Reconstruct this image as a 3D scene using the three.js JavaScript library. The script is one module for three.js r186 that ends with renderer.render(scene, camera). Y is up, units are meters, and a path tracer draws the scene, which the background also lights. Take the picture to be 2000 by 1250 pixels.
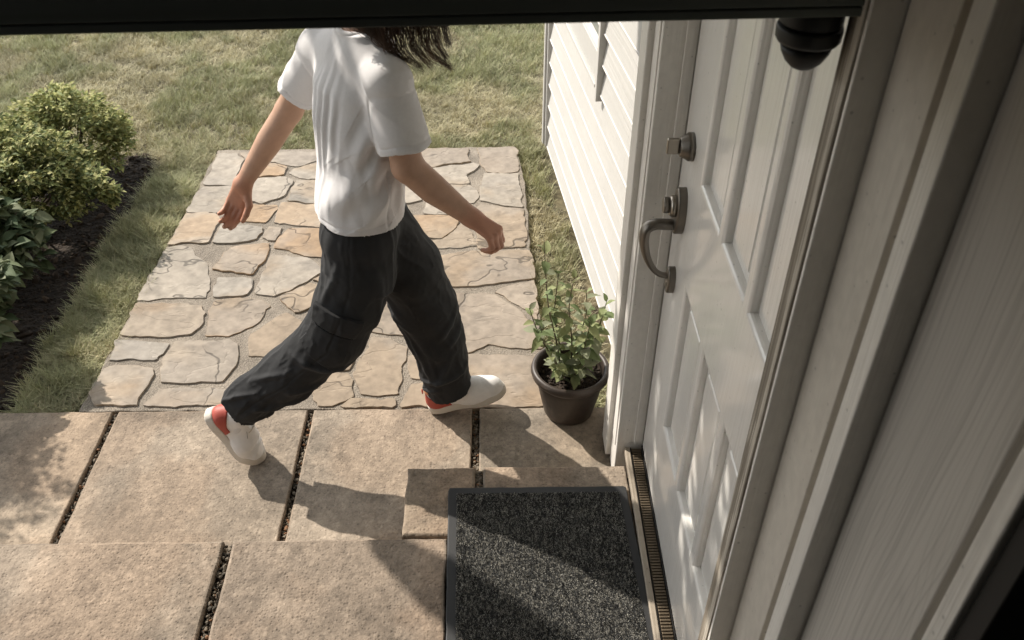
import * as THREE from 'three';
import { mergeGeometries, mergeVertices } from 'three/addons/utils/BufferGeometryUtils.js';
import { RoundedBoxGeometry } from 'three/addons/geometries/RoundedBoxGeometry.js';

// ---------------------------------------------------------------- camera, sky, sun, exposure
const scene = new THREE.Scene();
const camera = new THREE.PerspectiveCamera(39.69, 1.6, 0.05, 400);
camera.position.set(0, 2.3, 0);
{
  const D = Math.PI / 180, p = 38.82 * D, y = 1.094 * D, r = 0.232 * D;
  const f = new THREE.Vector3(Math.sin(y) * Math.cos(p), -Math.sin(p), -Math.cos(y) * Math.cos(p));
  const r0 = new THREE.Vector3(Math.cos(y), 0, Math.sin(y));
  const u0 = new THREE.Vector3().crossVectors(r0, f);
  const rr = r0.clone().multiplyScalar(Math.cos(r)).addScaledVector(u0, Math.sin(r));
  const uu = new THREE.Vector3().crossVectors(rr, f);
  camera.quaternion.setFromRotationMatrix(new THREE.Matrix4().makeBasis(rr, uu, f.clone().negate()));
}
camera.focus = 2.9;
camera.userData.fStop = 9;
const renderer = new THREE.WebGLRenderer({ antialias: true });
renderer.setSize(1024, 640);
renderer.toneMapping = THREE.LinearToneMapping;
renderer.toneMappingExposure = 1.4;
renderer.shadowMap.enabled = true;
const SUN = new THREE.Vector3(-0.587, 0.643, -0.492).normalize();
{                                                              // hazy summer sky: pale grey-blue, whiter towards the horizon and round the sun
  const w = 256, h = 128, d = new Float32Array(w * h * 4);
  for (let j = 0; j < h; j++) for (let i = 0; i < w; i++) {
    const el = ((j + 0.5) / h - 0.5) * Math.PI, az = ((i + 0.5) / w - 0.5) * 2 * Math.PI, k = (j * w + i) * 4, e = Math.max(0, Math.sin(el));
    const c = Math.cos(el) * Math.cos(az) * SUN.x + Math.sin(el) * SUN.y + Math.cos(el) * Math.sin(az) * SUN.z, t = Math.pow(1 - e, 3), g = 0.9 * Math.exp((c - 1) * 7);
    d[k] = 0.56 + 1.10 * t + g; d[k + 1] = 0.605 + 1.05 * t + g * 0.95; d[k + 2] = 0.68 + 0.93 * t + g * 0.86; d[k + 3] = 1;
  }
  const t = new THREE.DataTexture(d, w, h, THREE.RGBAFormat, THREE.FloatType);
  t.mapping = THREE.EquirectangularReflectionMapping; t.magFilter = THREE.LinearFilter; t.needsUpdate = true;
  scene.background = t; scene.environment = t;
}
const sun = new THREE.DirectionalLight(new THREE.Color(1.0, 0.92, 0.82), 4.4);
sun.name = 'sun';
sun.position.copy(SUN).multiplyScalar(30);
sun.castShadow = true;
sun.shadow.radius = 1.3;
sun.shadow.mapSize.set(4096, 4096);
Object.assign(sun.shadow.camera, { left: -9, right: 9, top: 9, bottom: -9, near: 1, far: 60 });
scene.add(sun, sun.target);

// ---------------------------------------------------------------- helpers
let seed = 12345;
const rnd = () => { seed = (seed * 1664525 + 1013904223) >>> 0; return seed / 4294967296; };
const rr_ = (a, b) => a + (b - a) * rnd();
const setSeed = s => { seed = s >>> 0; };
const V = (x, y, z) => new THREE.Vector3(x, y, z);
const lerp = (a, b, t) => a + (b - a) * t;
const clamp = (x, a = 0, b = 1) => x < a ? a : x > b ? b : x;
const sstep = (a, b, x) => { const t = clamp((x - a) / (b - a)); return t * t * (3 - 2 * t); };
function h3(x, y, z) {
  let h = Math.imul(x, 374761393) ^ Math.imul(y, 668265263) ^ Math.imul(z, 1440662683);
  h = Math.imul(h ^ (h >>> 13), 1274126177);
  return ((h ^ (h >>> 16)) >>> 0) / 4294967296;
}
function n3(x, y, z) {                                        // value noise, 0..1
  const X = Math.floor(x), Y = Math.floor(y), Z = Math.floor(z);
  let a = x - X, b = y - Y, c = z - Z;
  a = a * a * (3 - 2 * a); b = b * b * (3 - 2 * b); c = c * c * (3 - 2 * c);
  return lerp(lerp(lerp(h3(X, Y, Z), h3(X + 1, Y, Z), a), lerp(h3(X, Y + 1, Z), h3(X + 1, Y + 1, Z), a), b),
    lerp(lerp(h3(X, Y, Z + 1), h3(X + 1, Y, Z + 1), a), lerp(h3(X, Y + 1, Z + 1), h3(X + 1, Y + 1, Z + 1), a), b), c);
}
function pn(x, y, px, py, s) {                               // periodic value noise: x in [0,px), y in [0,py)
  const X = Math.floor(x), Y = Math.floor(y);
  let a = x - X, b = y - Y;
  a = a * a * (3 - 2 * a); b = b * b * (3 - 2 * b);
  const x0 = ((X % px) + px) % px, x1 = (x0 + 1) % px, y0 = ((Y % py) + py) % py, y1 = (y0 + 1) % py;
  return lerp(lerp(h3(x0, y0, s), h3(x1, y0, s), a), lerp(h3(x0, y1, s), h3(x1, y1, s), a), b);
}
function fbm(u, v, fx, fy, oct, s) {
  let a = 0.5, t = 0, n = 0;
  for (let i = 0; i < oct; i++) { t += a * pn(u * fx, v * fy, fx, fy, s + i); n += a; a *= 0.55; fx *= 2; fy *= 2; }
  return t / n;
}
const enc = c => { c = clamp(c); return c <= 0.0031308 ? c * 12.92 : 1.055 * Math.pow(c, 1 / 2.4) - 0.055; };
function colourTex(w, h, fn, rx = 1, ry = rx) {               // fn -> linear rgb
  const d = new Uint8Array(w * h * 4);
  for (let j = 0; j < h; j++) for (let i = 0; i < w; i++) {
    const c = fn(i / w, j / h), k = (j * w + i) * 4;
    d[k] = enc(c[0]) * 255; d[k + 1] = enc(c[1]) * 255; d[k + 2] = enc(c[2]) * 255; d[k + 3] = 255;
  }
  const t = new THREE.DataTexture(d, w, h, THREE.RGBAFormat);
  t.colorSpace = THREE.SRGBColorSpace; return finishTex(t, rx, ry);
}
function greyTex(w, h, fn, rx = 1, ry = rx) {
  const d = new Uint8Array(w * h * 4);
  for (let j = 0; j < h; j++) for (let i = 0; i < w; i++) {
    const c = clamp(fn(i / w, j / h)) * 255, k = (j * w + i) * 4;
    d[k] = d[k + 1] = d[k + 2] = c; d[k + 3] = 255;
  }
  return finishTex(new THREE.DataTexture(d, w, h, THREE.RGBAFormat), rx, ry);
}
function finishTex(t, rx, ry) {
  t.wrapS = t.wrapT = THREE.RepeatWrapping; t.magFilter = THREE.LinearFilter; t.minFilter = THREE.LinearMipmapLinearFilter;
  t.generateMipmaps = true; t.repeat.set(rx, ry); t.needsUpdate = true; return t;
}
const names = {};
function numbered(n) { if (names[n] === undefined) { names[n] = 0; return n; } names[n]++; return n + '_' + String(names[n]).padStart(3, '0'); }
function shadows(o) { o.traverse(m => { if (m.isMesh) { m.castShadow = true; m.receiveShadow = true; } }); }
function part(name, geo, mat, parent) { const m = new THREE.Mesh(geo, mat); m.name = name; parent.add(m); m.castShadow = m.receiveShadow = true; return m; }
function thing(name, label, category, [x, y, z] = [0, 0, 0], group) {
  const g = new THREE.Group(); g.name = numbered(name); g.position.set(x, y, z); g.userData = { label, category };
  if (group) g.userData.group = group; scene.add(g); return g;
}
function structure(name, label) { const g = new THREE.Group(); g.name = numbered(name); g.userData = { kind: 'structure', label, category: name.replace(/_/g, ' ') }; scene.add(g); return g; }
function std(o) { return new THREE.MeshStandardMaterial({ roughness: 0.8, ...o }); }
const lin = (r, g, b) => new THREE.Color().setRGB(r, g, b);
// box from min to max corners, uv in metres (dominant axis), small rounded edges
function bx(x0, x1, y0, y1, z0, z1, r = 0.0025, seg = 2) {
  const g = new RoundedBoxGeometry(x1 - x0, y1 - y0, z1 - z0, seg, Math.min(r, (x1 - x0) / 2.01, (y1 - y0) / 2.01, (z1 - z0) / 2.01));
  g.translate((x0 + x1) / 2, (y0 + y1) / 2, (z0 + z1) / 2);
  return metreUV(g);
}
function metreUV(g, sx = 1, sy = 1) {                        // long axis (y where vertical) runs along v
  const ng = g.index ? g.toNonIndexed() : g, p = ng.attributes.position, uv = new Float32Array(p.count * 2);
  const A = V(), B = V(), C = V(), n = V();
  for (let i = 0; i < p.count; i += 3) {
    A.fromBufferAttribute(p, i); B.fromBufferAttribute(p, i + 1); C.fromBufferAttribute(p, i + 2);
    n.crossVectors(B.clone().sub(A), C.clone().sub(A));
    const ax = Math.abs(n.x), ay = Math.abs(n.y), az = Math.abs(n.z);
    [A, B, C].forEach((q, k) => {
      let u, v;
      if (ax >= ay && ax >= az) { u = q.z; v = q.y; } else if (ay >= az) { u = q.x; v = q.z; } else { u = q.x; v = q.y; }
      uv[(i + k) * 2] = u * sx; uv[(i + k) * 2 + 1] = v * sy;
    });
  }
  ng.setAttribute('uv', new THREE.BufferAttribute(uv, 2)); return ng;
}
// slab of stone from an outline of [x, z] points: noisy outline, rounded upper edge, top at y = 0
function stoneSlab(pts, th, bevel, jit, step, roundIt, sd) {
  let P = pts.map(p => [p[0], p[1]]);
  if (roundIt) { const q = []; for (let i = 0; i < P.length; i++) { const a = P[i], b = P[(i + 1) % P.length]; q.push([lerp(a[0], b[0], 0.06), lerp(a[1], b[1], 0.06)], [lerp(a[0], b[0], 0.94), lerp(a[1], b[1], 0.94)]); } P = q; }
  const o = [];
  for (let i = 0; i < P.length; i++) {
    const a = P[i], b = P[(i + 1) % P.length], L = Math.hypot(b[0] - a[0], b[1] - a[1]), n = Math.max(1, Math.round(L / step));
    const nx = (b[1] - a[1]) / (L || 1), nz = -(b[0] - a[0]) / (L || 1);
    for (let k = 0; k < n; k++) {
      const t = k / n, x = lerp(a[0], b[0], t), z = lerp(a[1], b[1], t);
      const d = jit * ((n3(x * 16 + sd, z * 16, 3.3) - 0.5) * 1.5 + (n3(x * 45, z * 45 + sd, 8.1) - 0.5) * 0.9);
      o.push(new THREE.Vector2(x + nx * d, -(z + nz * d)));
    }
  }
  const s = new THREE.Shape(o);
  const g = new THREE.ExtrudeGeometry(s, { depth: th - bevel, bevelEnabled: true, bevelThickness: bevel, bevelSize: bevel, bevelOffset: -bevel, bevelSegments: 3, steps: 1, curveSegments: 1 });
  g.rotateX(-Math.PI / 2); g.translate(0, -th, 0);
  return g;
}
// surface nets: mesh of f < 0 in a box, normals from the gradient of f
function nets(f, mn, mx, cell) {
  const nx = Math.ceil((mx[0] - mn[0]) / cell) + 1, ny = Math.ceil((mx[1] - mn[1]) / cell) + 1, nz = Math.ceil((mx[2] - mn[2]) / cell) + 1;
  const F = new Float32Array(nx * ny * nz), id = new Int32Array(nx * ny * nz).fill(-1);
  let k = 0;
  for (let z = 0; z < nz; z++) for (let y = 0; y < ny; y++) for (let x = 0; x < nx; x++) F[k++] = f(mn[0] + x * cell, mn[1] + y * cell, mn[2] + z * cell);
  const sx = 1, sy = nx, sz = nx * ny, pos = [], idx = [];
  const corner = [0, 1, sy, sy + 1, sz, sz + 1, sz + sy, sz + sy + 1];
  const edges = [[0, 1], [2, 3], [4, 5], [6, 7], [0, 2], [1, 3], [4, 6], [5, 7], [0, 4], [1, 5], [2, 6], [3, 7]];
  for (let z = 0; z < nz - 1; z++) for (let y = 0; y < ny - 1; y++) for (let x = 0; x < nx - 1; x++) {
    const b = x + y * sy + z * sz; let m = 0;
    for (let c = 0; c < 8; c++) if (F[b + corner[c]] < 0) m |= 1 << c;
    if (m === 0 || m === 255) continue;
    let px = 0, py = 0, pz = 0, n = 0;
    for (const [e0, e1] of edges) {
      const i0 = (m >> e0) & 1, i1 = (m >> e1) & 1; if (i0 === i1) continue;
      const a = F[b + corner[e0]], c = F[b + corner[e1]], t = a / (a - c);
      px += lerp(e0 & 1, e1 & 1, t); py += lerp((e0 >> 1) & 1, (e1 >> 1) & 1, t); pz += lerp(e0 >> 2, e1 >> 2, t); n++;
    }
    id[b] = pos.length / 3;
    pos.push(mn[0] + (x + px / n) * cell, mn[1] + (y + py / n) * cell, mn[2] + (z + pz / n) * cell);
  }
  const quad = (a, b, c, d, flip) => { if (a < 0 || b < 0 || c < 0 || d < 0) return; if (flip) idx.push(a, c, b, a, d, c); else idx.push(a, b, c, a, c, d); };
  for (let z = 1; z < nz - 1; z++) for (let y = 1; y < ny - 1; y++) for (let x = 1; x < nx - 1; x++) {
    const b = x + y * sy + z * sz, s = F[b] < 0;
    if (s !== (F[b + sx] < 0)) quad(id[b - sy - sz], id[b - sz], id[b], id[b - sy], !s);
    if (s !== (F[b + sy] < 0)) quad(id[b - sx - sz], id[b - sx], id[b], id[b - sz], !s);
    if (s !== (F[b + sz] < 0)) quad(id[b - sx - sy], id[b - sy], id[b], id[b - sx], !s);
  }
  const N = new Float32Array(pos.length), e = cell * 0.6;
  for (let i = 0; i < pos.length; i += 3) {
    const x = pos[i], y = pos[i + 1], z = pos[i + 2];
    let a = f(x + e, y, z) - f(x - e, y, z), b = f(x, y + e, z) - f(x, y - e, z), c = f(x, y, z + e) - f(x, y, z - e);
    const l = Math.hypot(a, b, c) || 1; N[i] = a / l; N[i + 1] = b / l; N[i + 2] = c / l;
  }
  const g = new THREE.BufferGeometry();
  g.setAttribute('position', new THREE.Float32BufferAttribute(pos, 3));
  g.setAttribute('normal', new THREE.BufferAttribute(N, 3));
  g.setIndex(idx); return g;
}
const smin = (a, b, k) => { const h = Math.max(k - Math.abs(a - b), 0) / k; return Math.min(a, b) - h * h * k * 0.25; };
function cone(x, y, z, a, b, ra, rb) {                       // distance to a tapered capsule
  const bx_ = b[0] - a[0], by = b[1] - a[1], bz = b[2] - a[2], px = x - a[0], py = y - a[1], pz = z - a[2];
  const h = clamp((px * bx_ + py * by + pz * bz) / (bx_ * bx_ + by * by + bz * bz + 1e-9));
  return Math.hypot(px - bx_ * h, py - by * h, pz - bz * h) - lerp(ra, rb, h);
}

// ---------------------------------------------------------------- surfaces
// cast concrete: warm tan, exposed aggregate, pits, stains
const spots = (u, v, n, s, rMin, rMax, dens) => {             // scattered pebbles: 0..1
  const x = u * n, y = v * n, X = Math.floor(x), Y = Math.floor(y); let best = 0;
  for (let j = -1; j <= 1; j++) for (let i = -1; i <= 1; i++) {
    const a = ((X + i) % n + n) % n, b = ((Y + j) % n + n) % n;
    if (h3(a, b, s) > dens) continue;
    const cx = X + i + 0.2 + 0.6 * h3(a, b, s + 1), cy = Y + j + 0.2 + 0.6 * h3(a, b, s + 2), r = lerp(rMin, rMax, h3(a, b, s + 3));
    const d = Math.hypot((x - cx) * (0.8 + 0.5 * h3(a, b, s + 4)), y - cy) / r;
    if (d < 1) best = Math.max(best, (1 - d * d) * (0.5 + 0.5 * h3(a, b, s + 5)));
  }
  return best;
};
const concreteBump = greyTex(1024, 1024, (u, v) => {
  const a = fbm(u, v, 12, 12, 4, 11), b = fbm(u, v, 120, 120, 3, 31), pit = spots(u, v, 110, 51, 0.15, 0.5, 0.45), peb = spots(u, v, 60, 71, 0.2, 0.55, 0.5);
  return 0.45 + (a - 0.5) * 0.5 + (b - 0.5) * 0.55 - pit * 0.4 + peb * 0.22;
}, 1 / 1.1);
function concreteTex(s, c0, c1) {
  return colourTex(1024, 1024, (u, v) => {
    const a = fbm(u, v, 5, 5, 5, s), b = fbm(u, v, 60, 60, 4, s + 20), c = fbm(u, v, 3, 3, 6, s + 40), pit = spots(u, v, 110, 51, 0.15, 0.5, 0.45), peb = spots(u, v, 60, 71, 0.2, 0.55, 0.5);
    const fine = pn(u * 400, v * 400, 400, 400, s + 9);
    let k = 0.84 + (a - 0.5) * 0.55 + (b - 0.5) * 0.5 + (fine - 0.5) * 0.25 - pit * 0.22 + peb * 0.2;
    const m = sstep(0.42, 0.62, c);
    k *= 1 - 0.22 * sstep(0.54, 0.70, fbm(u, v, 6, 6, 6, s + 77)); k *= 1 + 0.16 * sstep(0.56, 0.68, fbm(u, v, 14, 14, 5, s + 91));
    return [lerp(c0[0], c1[0], m) * k, lerp(c0[1], c1[1], m) * k, lerp(c0[2], c1[2], m) * k];
  }, 1 / 1.1);
}
const concreteA = concreteTex(101, [0.38, 0.30, 0.225], [0.36, 0.30, 0.235]);
const concreteB = concreteTex(203, [0.35, 0.27, 0.20], [0.325, 0.265, 0.205]);
const mConA = std({ map: concreteA, bumpMap: concreteBump, bumpScale: 0.0028, roughness: 0.93 });
const mConB = std({ map: concreteB, bumpMap: concreteBump, bumpScale: 0.0035, roughness: 0.95 });
const toned = (m, r, g, b) => { const c = m.clone(); c.color = lin(r, g, b); return c; };
const conAs = [mConA, toned(mConA, 0.93, 0.95, 0.97), toned(mConA, 1.0, 0.97, 0.93), toned(mConA, 0.90, 0.89, 0.88)], conBs = [mConB, toned(mConB, 0.95, 0.94, 0.94), toned(mConB, 1.04, 1.01, 0.97), toned(mConB, 0.9, 0.9, 0.9)];
const mConC = std({ map: concreteTex(307, [0.35, 0.285, 0.215], [0.33, 0.28, 0.22]), bumpMap: concreteBump, bumpScale: 0.0012, roughness: 0.9 });
// natural cleft flagstone: terraced relief with ledges
const cleft = (u, v) => {
  const w = fbm(u, v, 4, 4, 3, 401), h = fbm(u + 0.06 * w, v + 0.1 * w, 2, 5, 6, 411) * 6;
  const k = Math.floor(h), f = h - k, edge = sstep(0.0, 0.10, f);
  return (k + edge + f * 0.5) / 6;
};
const crack = (u, v) => { const w = fbm(u, v, 6, 6, 4, 471) - 0.5, a = Math.abs(fbm(u + 0.05 * w, v + 0.08 * w, 3, 4, 5, 473) - 0.5), m = sstep(0.46, 0.58, fbm(u, v, 4, 4, 3, 479)); return sstep(0.0095, 0.002, a) * m; };
const stoneBump = greyTex(1024, 1024, (u, v) => clamp((cleft(u, v) - 0.25) * 1.7) * 0.85 + (fbm(u, v, 90, 90, 3, 431) - 0.5) * 0.12 + (fbm(u, v, 20, 20, 3, 437) - 0.5) * 0.1 - 0.3 * crack(u, v), 1 / 1.5);
function stoneTex(s, base, rust) {
  return colourTex(1024, 1024, (u, v) => {
    const a = fbm(u, v, 4, 4, 5, s), b = fbm(u, v, 60, 60, 4, s + 7), r = sstep(0.54, 0.7, fbm(u + 0.1 * a, v, 3, 5, 5, s + 13)) * 0.7, g = sstep(0.55, 0.7, fbm(u, v, 3, 3, 5, s + 29));
    let k = 0.9 + (a - 0.5) * 0.5 + (b - 0.5) * 0.5;
    k *= 1 - 0.25 * sstep(0.60, 0.75, fbm(u, v, 9, 12, 5, s + 51)); k *= 1 - 0.55 * crack(u, v);
    const c = base.map((x, i) => lerp(x, rust[i], r)); const grey = [0.34, 0.31, 0.275];
    return c.map((x, i) => lerp(x, grey[i], g * 0.5) * k);
  }, 1 / 1.5);
}
const stoneMats = [[[0.42, 0.355, 0.28], [0.40, 0.295, 0.195]], [[0.41, 0.365, 0.305], [0.40, 0.31, 0.215]], [[0.40, 0.32, 0.235], [0.41, 0.275, 0.16]], [[0.39, 0.355, 0.305], [0.38, 0.30, 0.215]], [[0.385, 0.31, 0.23], [0.37, 0.28, 0.19]]]
  .map((c, i) => std({ map: stoneTex(501 + i * 40, c[0], c[1]), color: lin(0.88, 0.87, 0.86), bumpMap: stoneBump, bumpScale: 0.008, roughness: 0.85 }));
// mortar and fine gravel
const mMortar = std({ map: colourTex(512, 512, (u, v) => { const a = fbm(u, v, 6, 6, 4, 601), p = spots(u, v, 90, 611, 0.25, 0.6, 0.8), q = pn(u * 256, v * 256, 256, 256, 613); const k = 0.65 + (a - 0.5) * 0.5 + p * 0.35 + (q - 0.5) * 0.45; return [0.37 * k, 0.32 * k, 0.26 * k]; }, 1 / 0.5),
  bumpMap: greyTex(512, 512, (u, v) => 0.4 + spots(u, v, 90, 611, 0.25, 0.6, 0.8) * 0.5 + (fbm(u, v, 60, 60, 3, 617) - 0.5) * 0.4, 1 / 0.5), bumpScale: 0.006, roughness: 0.98 });
// soil, lawn thatch
const mSoil = std({ map: colourTex(512, 512, (u, v) => { const a = fbm(u, v, 8, 8, 5, 641), b = fbm(u, v, 60, 60, 3, 651); const k = 0.5 + a * 0.6 + (b - 0.5) * 1.1; return [0.045 * k, 0.032 * k, 0.022 * k]; }, 1 / 0.8), bumpMap: greyTex(512, 512, (u, v) => fbm(u, v, 40, 40, 4, 655), 1 / 0.8), bumpScale: 0.03, roughness: 1 });
const mThatch = std({ map: colourTex(1024, 1024, (u, v) => { const a = fbm(u, v, 5, 5, 5, 661), b = fbm(u, v, 90, 90, 3, 671), m = sstep(0.42, 0.62, a), k = 0.6 + (b - 0.5) * 1.2; return [lerp(0.20, 0.28, m) * k, lerp(0.175, 0.23, m) * k, lerp(0.10, 0.14, m) * k]; }, 1 / 3), roughness: 1 });
// painted wood: embossed grain that runs along v
const grainH = (u, v, s) => { const w = fbm(u, v, 3, 2, 3, s) * 0.10, k = fbm(u, v, 2, 1, 2, s + 3) * 0.16; const x = u + w + k; return 0.5 * fbm(x, v, 28, 1, 3, s + 11) + 0.3 * fbm(x, v, 90, 2, 2, s + 21) + 0.2 * fbm(u, v, 160, 6, 2, s + 31); };
const grainBump = greyTex(1024, 1024, (u, v) => { const h = grainH(u, v, 701); return 0.5 + (h - 0.5) * 1.5; }, 1 / 0.5, 1 / 1.2);
const cathedral = (u, v) => { const w = fbm(u, v, 3, 2, 4, 741), rings = (u * 1.0 + 0.22 * w + 0.07 * Math.cos((v - 0.4) * 6.283) * Math.cos((u - 0.5) * 6.283)) * 26; const f = rings - Math.floor(rings); return sstep(0, 0.3, f) * (1 - sstep(0.75, 1, f)); };
const boardBump = greyTex(1024, 1024, (u, v) => 0.25 + 0.22 * cathedral(u, v) + 0.2 * grainH(u, v, 761) + 0.3 * fbm(u + 0.16 * fbm(u, v, 2, 2, 3, 859), v, 70, 2, 3, 863), 1 / 0.26, 1 / 0.9);
const paint = (r, g, b, s, amt = 0.1) => colourTex(512, 512, (u, v) => { const a = fbm(u, v, 4, 3, 5, s), d = fbm(u, v, 60, 40, 3, s + 7), sp = spots(u, v, 40, s + 17, 0.06, 0.14, 0.12); const k = 1 - amt * 0.5 + (a - 0.5) * amt + (d - 0.5) * amt * 0.8 - sp * 0.5; return [r * k, g * k, b * k]; }, 1 / 0.8);
const mSiding = std({ map: paint(0.53, 0.52, 0.495, 801, 0.10), roughness: 0.55 });
const clapBump = grainBump.clone(); clapBump.rotation = Math.PI / 2; clapBump.needsUpdate = true;
const mClap = std({ map: mSiding.map, bumpMap: clapBump, bumpScale: 0.0016, roughness: 0.55 });
const mTrim = std({ map: paint(0.83, 0.80, 0.745, 821, 0.14), bumpMap: grainBump, bumpScale: 0.0015, roughness: 0.5 });
const mCream = std({ map: paint(0.66, 0.615, 0.545, 841, 0.2), bumpMap: grainBump, bumpScale: 0.0012, roughness: 0.55 });
const mBoard = std({ map: colourTex(512, 512, (u, v) => { const c = cathedral(u, v), a = fbm(u, v, 4, 3, 4, 851), k = 0.9 + (a - 0.5) * 0.2 - 0.10 * (1 - c) * fbm(u, v, 12, 2, 3, 857) - 0.13 * sstep(0.52, 0.70, fbm(u + 0.16 * fbm(u, v, 2, 2, 3, 859), v, 70, 2, 3, 863)); return [0.58 * k, 0.55 * k, 0.505 * k]; }, 1 / 0.26, 1 / 0.9), bumpMap: boardBump, bumpScale: 0.0009, roughness: 0.6 });
const mDoor = new THREE.MeshPhysicalMaterial({ map: paint(0.85, 0.83, 0.79, 861, 0.06), bumpMap: grainBump, bumpScale: 0.0016, roughness: 0.32, clearcoat: 0.7, clearcoatRoughness: 0.10 });
// weathered casing: paint worn off along the grain
const mWorn = std({ map: colourTex(1024, 1024, (u, v) => {
  const g = grainH(u, v, 901), w = sstep(0.46, 0.54, g * 0.65 + fbm(u, v, 6, 5, 5, 911) * 0.42), k = 0.9 + (fbm(u, v, 80, 8, 3, 921) - 0.5) * 0.4;
  return [lerp(0.60, 0.25, w) * k, lerp(0.545, 0.215, w) * k, lerp(0.46, 0.17, w) * k];
}, 1 / 0.3, 1 / 1.1), bumpMap: grainBump, bumpScale: 0.004, roughness: 0.8 });
const mBeam = std({ map: colourTex(512, 512, (u, v) => { const k = 0.8 + fbm(u, v, 2, 30, 4, 931) * 0.4; return [0.14 * k, 0.16 * k, 0.145 * k]; }, 1 / 1.4, 1 / 0.4), roughness: 0.7 });
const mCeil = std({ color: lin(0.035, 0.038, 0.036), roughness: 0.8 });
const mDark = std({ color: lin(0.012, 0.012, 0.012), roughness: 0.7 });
const mDarkenedFloor = std({ color: lin(0.06, 0.055, 0.05), roughness: 0.9 });  // unseen porch floor, darkened so that less sunlight bounces off it
const mGap = std({ color: lin(0.01, 0.009, 0.008), roughness: 1 });
const mNickel = std({ color: lin(0.40, 0.365, 0.315), metalness: 1, roughness: 0.34 });
const mNickelD = std({ color: lin(0.22, 0.20, 0.175), metalness: 1, roughness: 0.42 });

// ---------------------------------------------------------------- ground, beds and paving
{
  const s = structure('lawn', 'broad sunlit lawn behind and beside the stone path');
  const g = new THREE.PlaneGeometry(160, 160, 1, 1); g.rotateX(-Math.PI / 2); metreUV(g);
  const uv = g.attributes.uv, p = g.attributes.position; for (let i = 0; i < p.count; i++) uv.setXY(i, p.getX(i), p.getZ(i));
  const m = part('ground', g, mThatch, s); m.position.set(0, -0.045, -60);
}
{
  const s = structure('planting_bed', 'dark bare soil of the planting bed under the shrubs');
  const g = stoneSlab([[-4.2, -4.32], [-2.6, -4.40], [-1.83, -4.38], [-1.80, -3.8], [-1.85, -3.3], [-1.84, -2.9], [-1.80, -2.6], [-1.80, -2.37], [-4.2, -2.37]], 0.08, 0.01, 0.06, 0.04, false, 5.5);
  const m = part('soil', g, mSoil, s); m.position.y = -0.035;
  // clods and bark on the soil
  setSeed(71);
  const cg = new THREE.IcosahedronGeometry(1, 0), im = new THREE.InstancedMesh(cg, std({ roughness: 1 }), 2600), o = new THREE.Object3D(), c = new THREE.Color();
  for (let i = 0; i < 2600; i++) {
    o.position.set(rr_(-3.4, -1.83), -0.034, rr_(-4.36, -2.38)); o.rotation.set(rr_(0, 6), rr_(0, 6), rr_(0, 6)); const r = 0.004 + 0.016 * rnd() ** 3;
    o.scale.set(r * rr_(0.7, 2.2), r * 0.6, r); o.updateMatrix(); im.setMatrixAt(i, o.matrix); const k = rr_(0.4, 1.6); im.setColorAt(i, c.setRGB(0.055 * k, 0.038 * k, 0.026 * k));
  }
  im.name = 'bark_chips'; im.userData.kind = 'stuff'; im.castShadow = im.receiveShadow = true; s.add(im);
}
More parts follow.
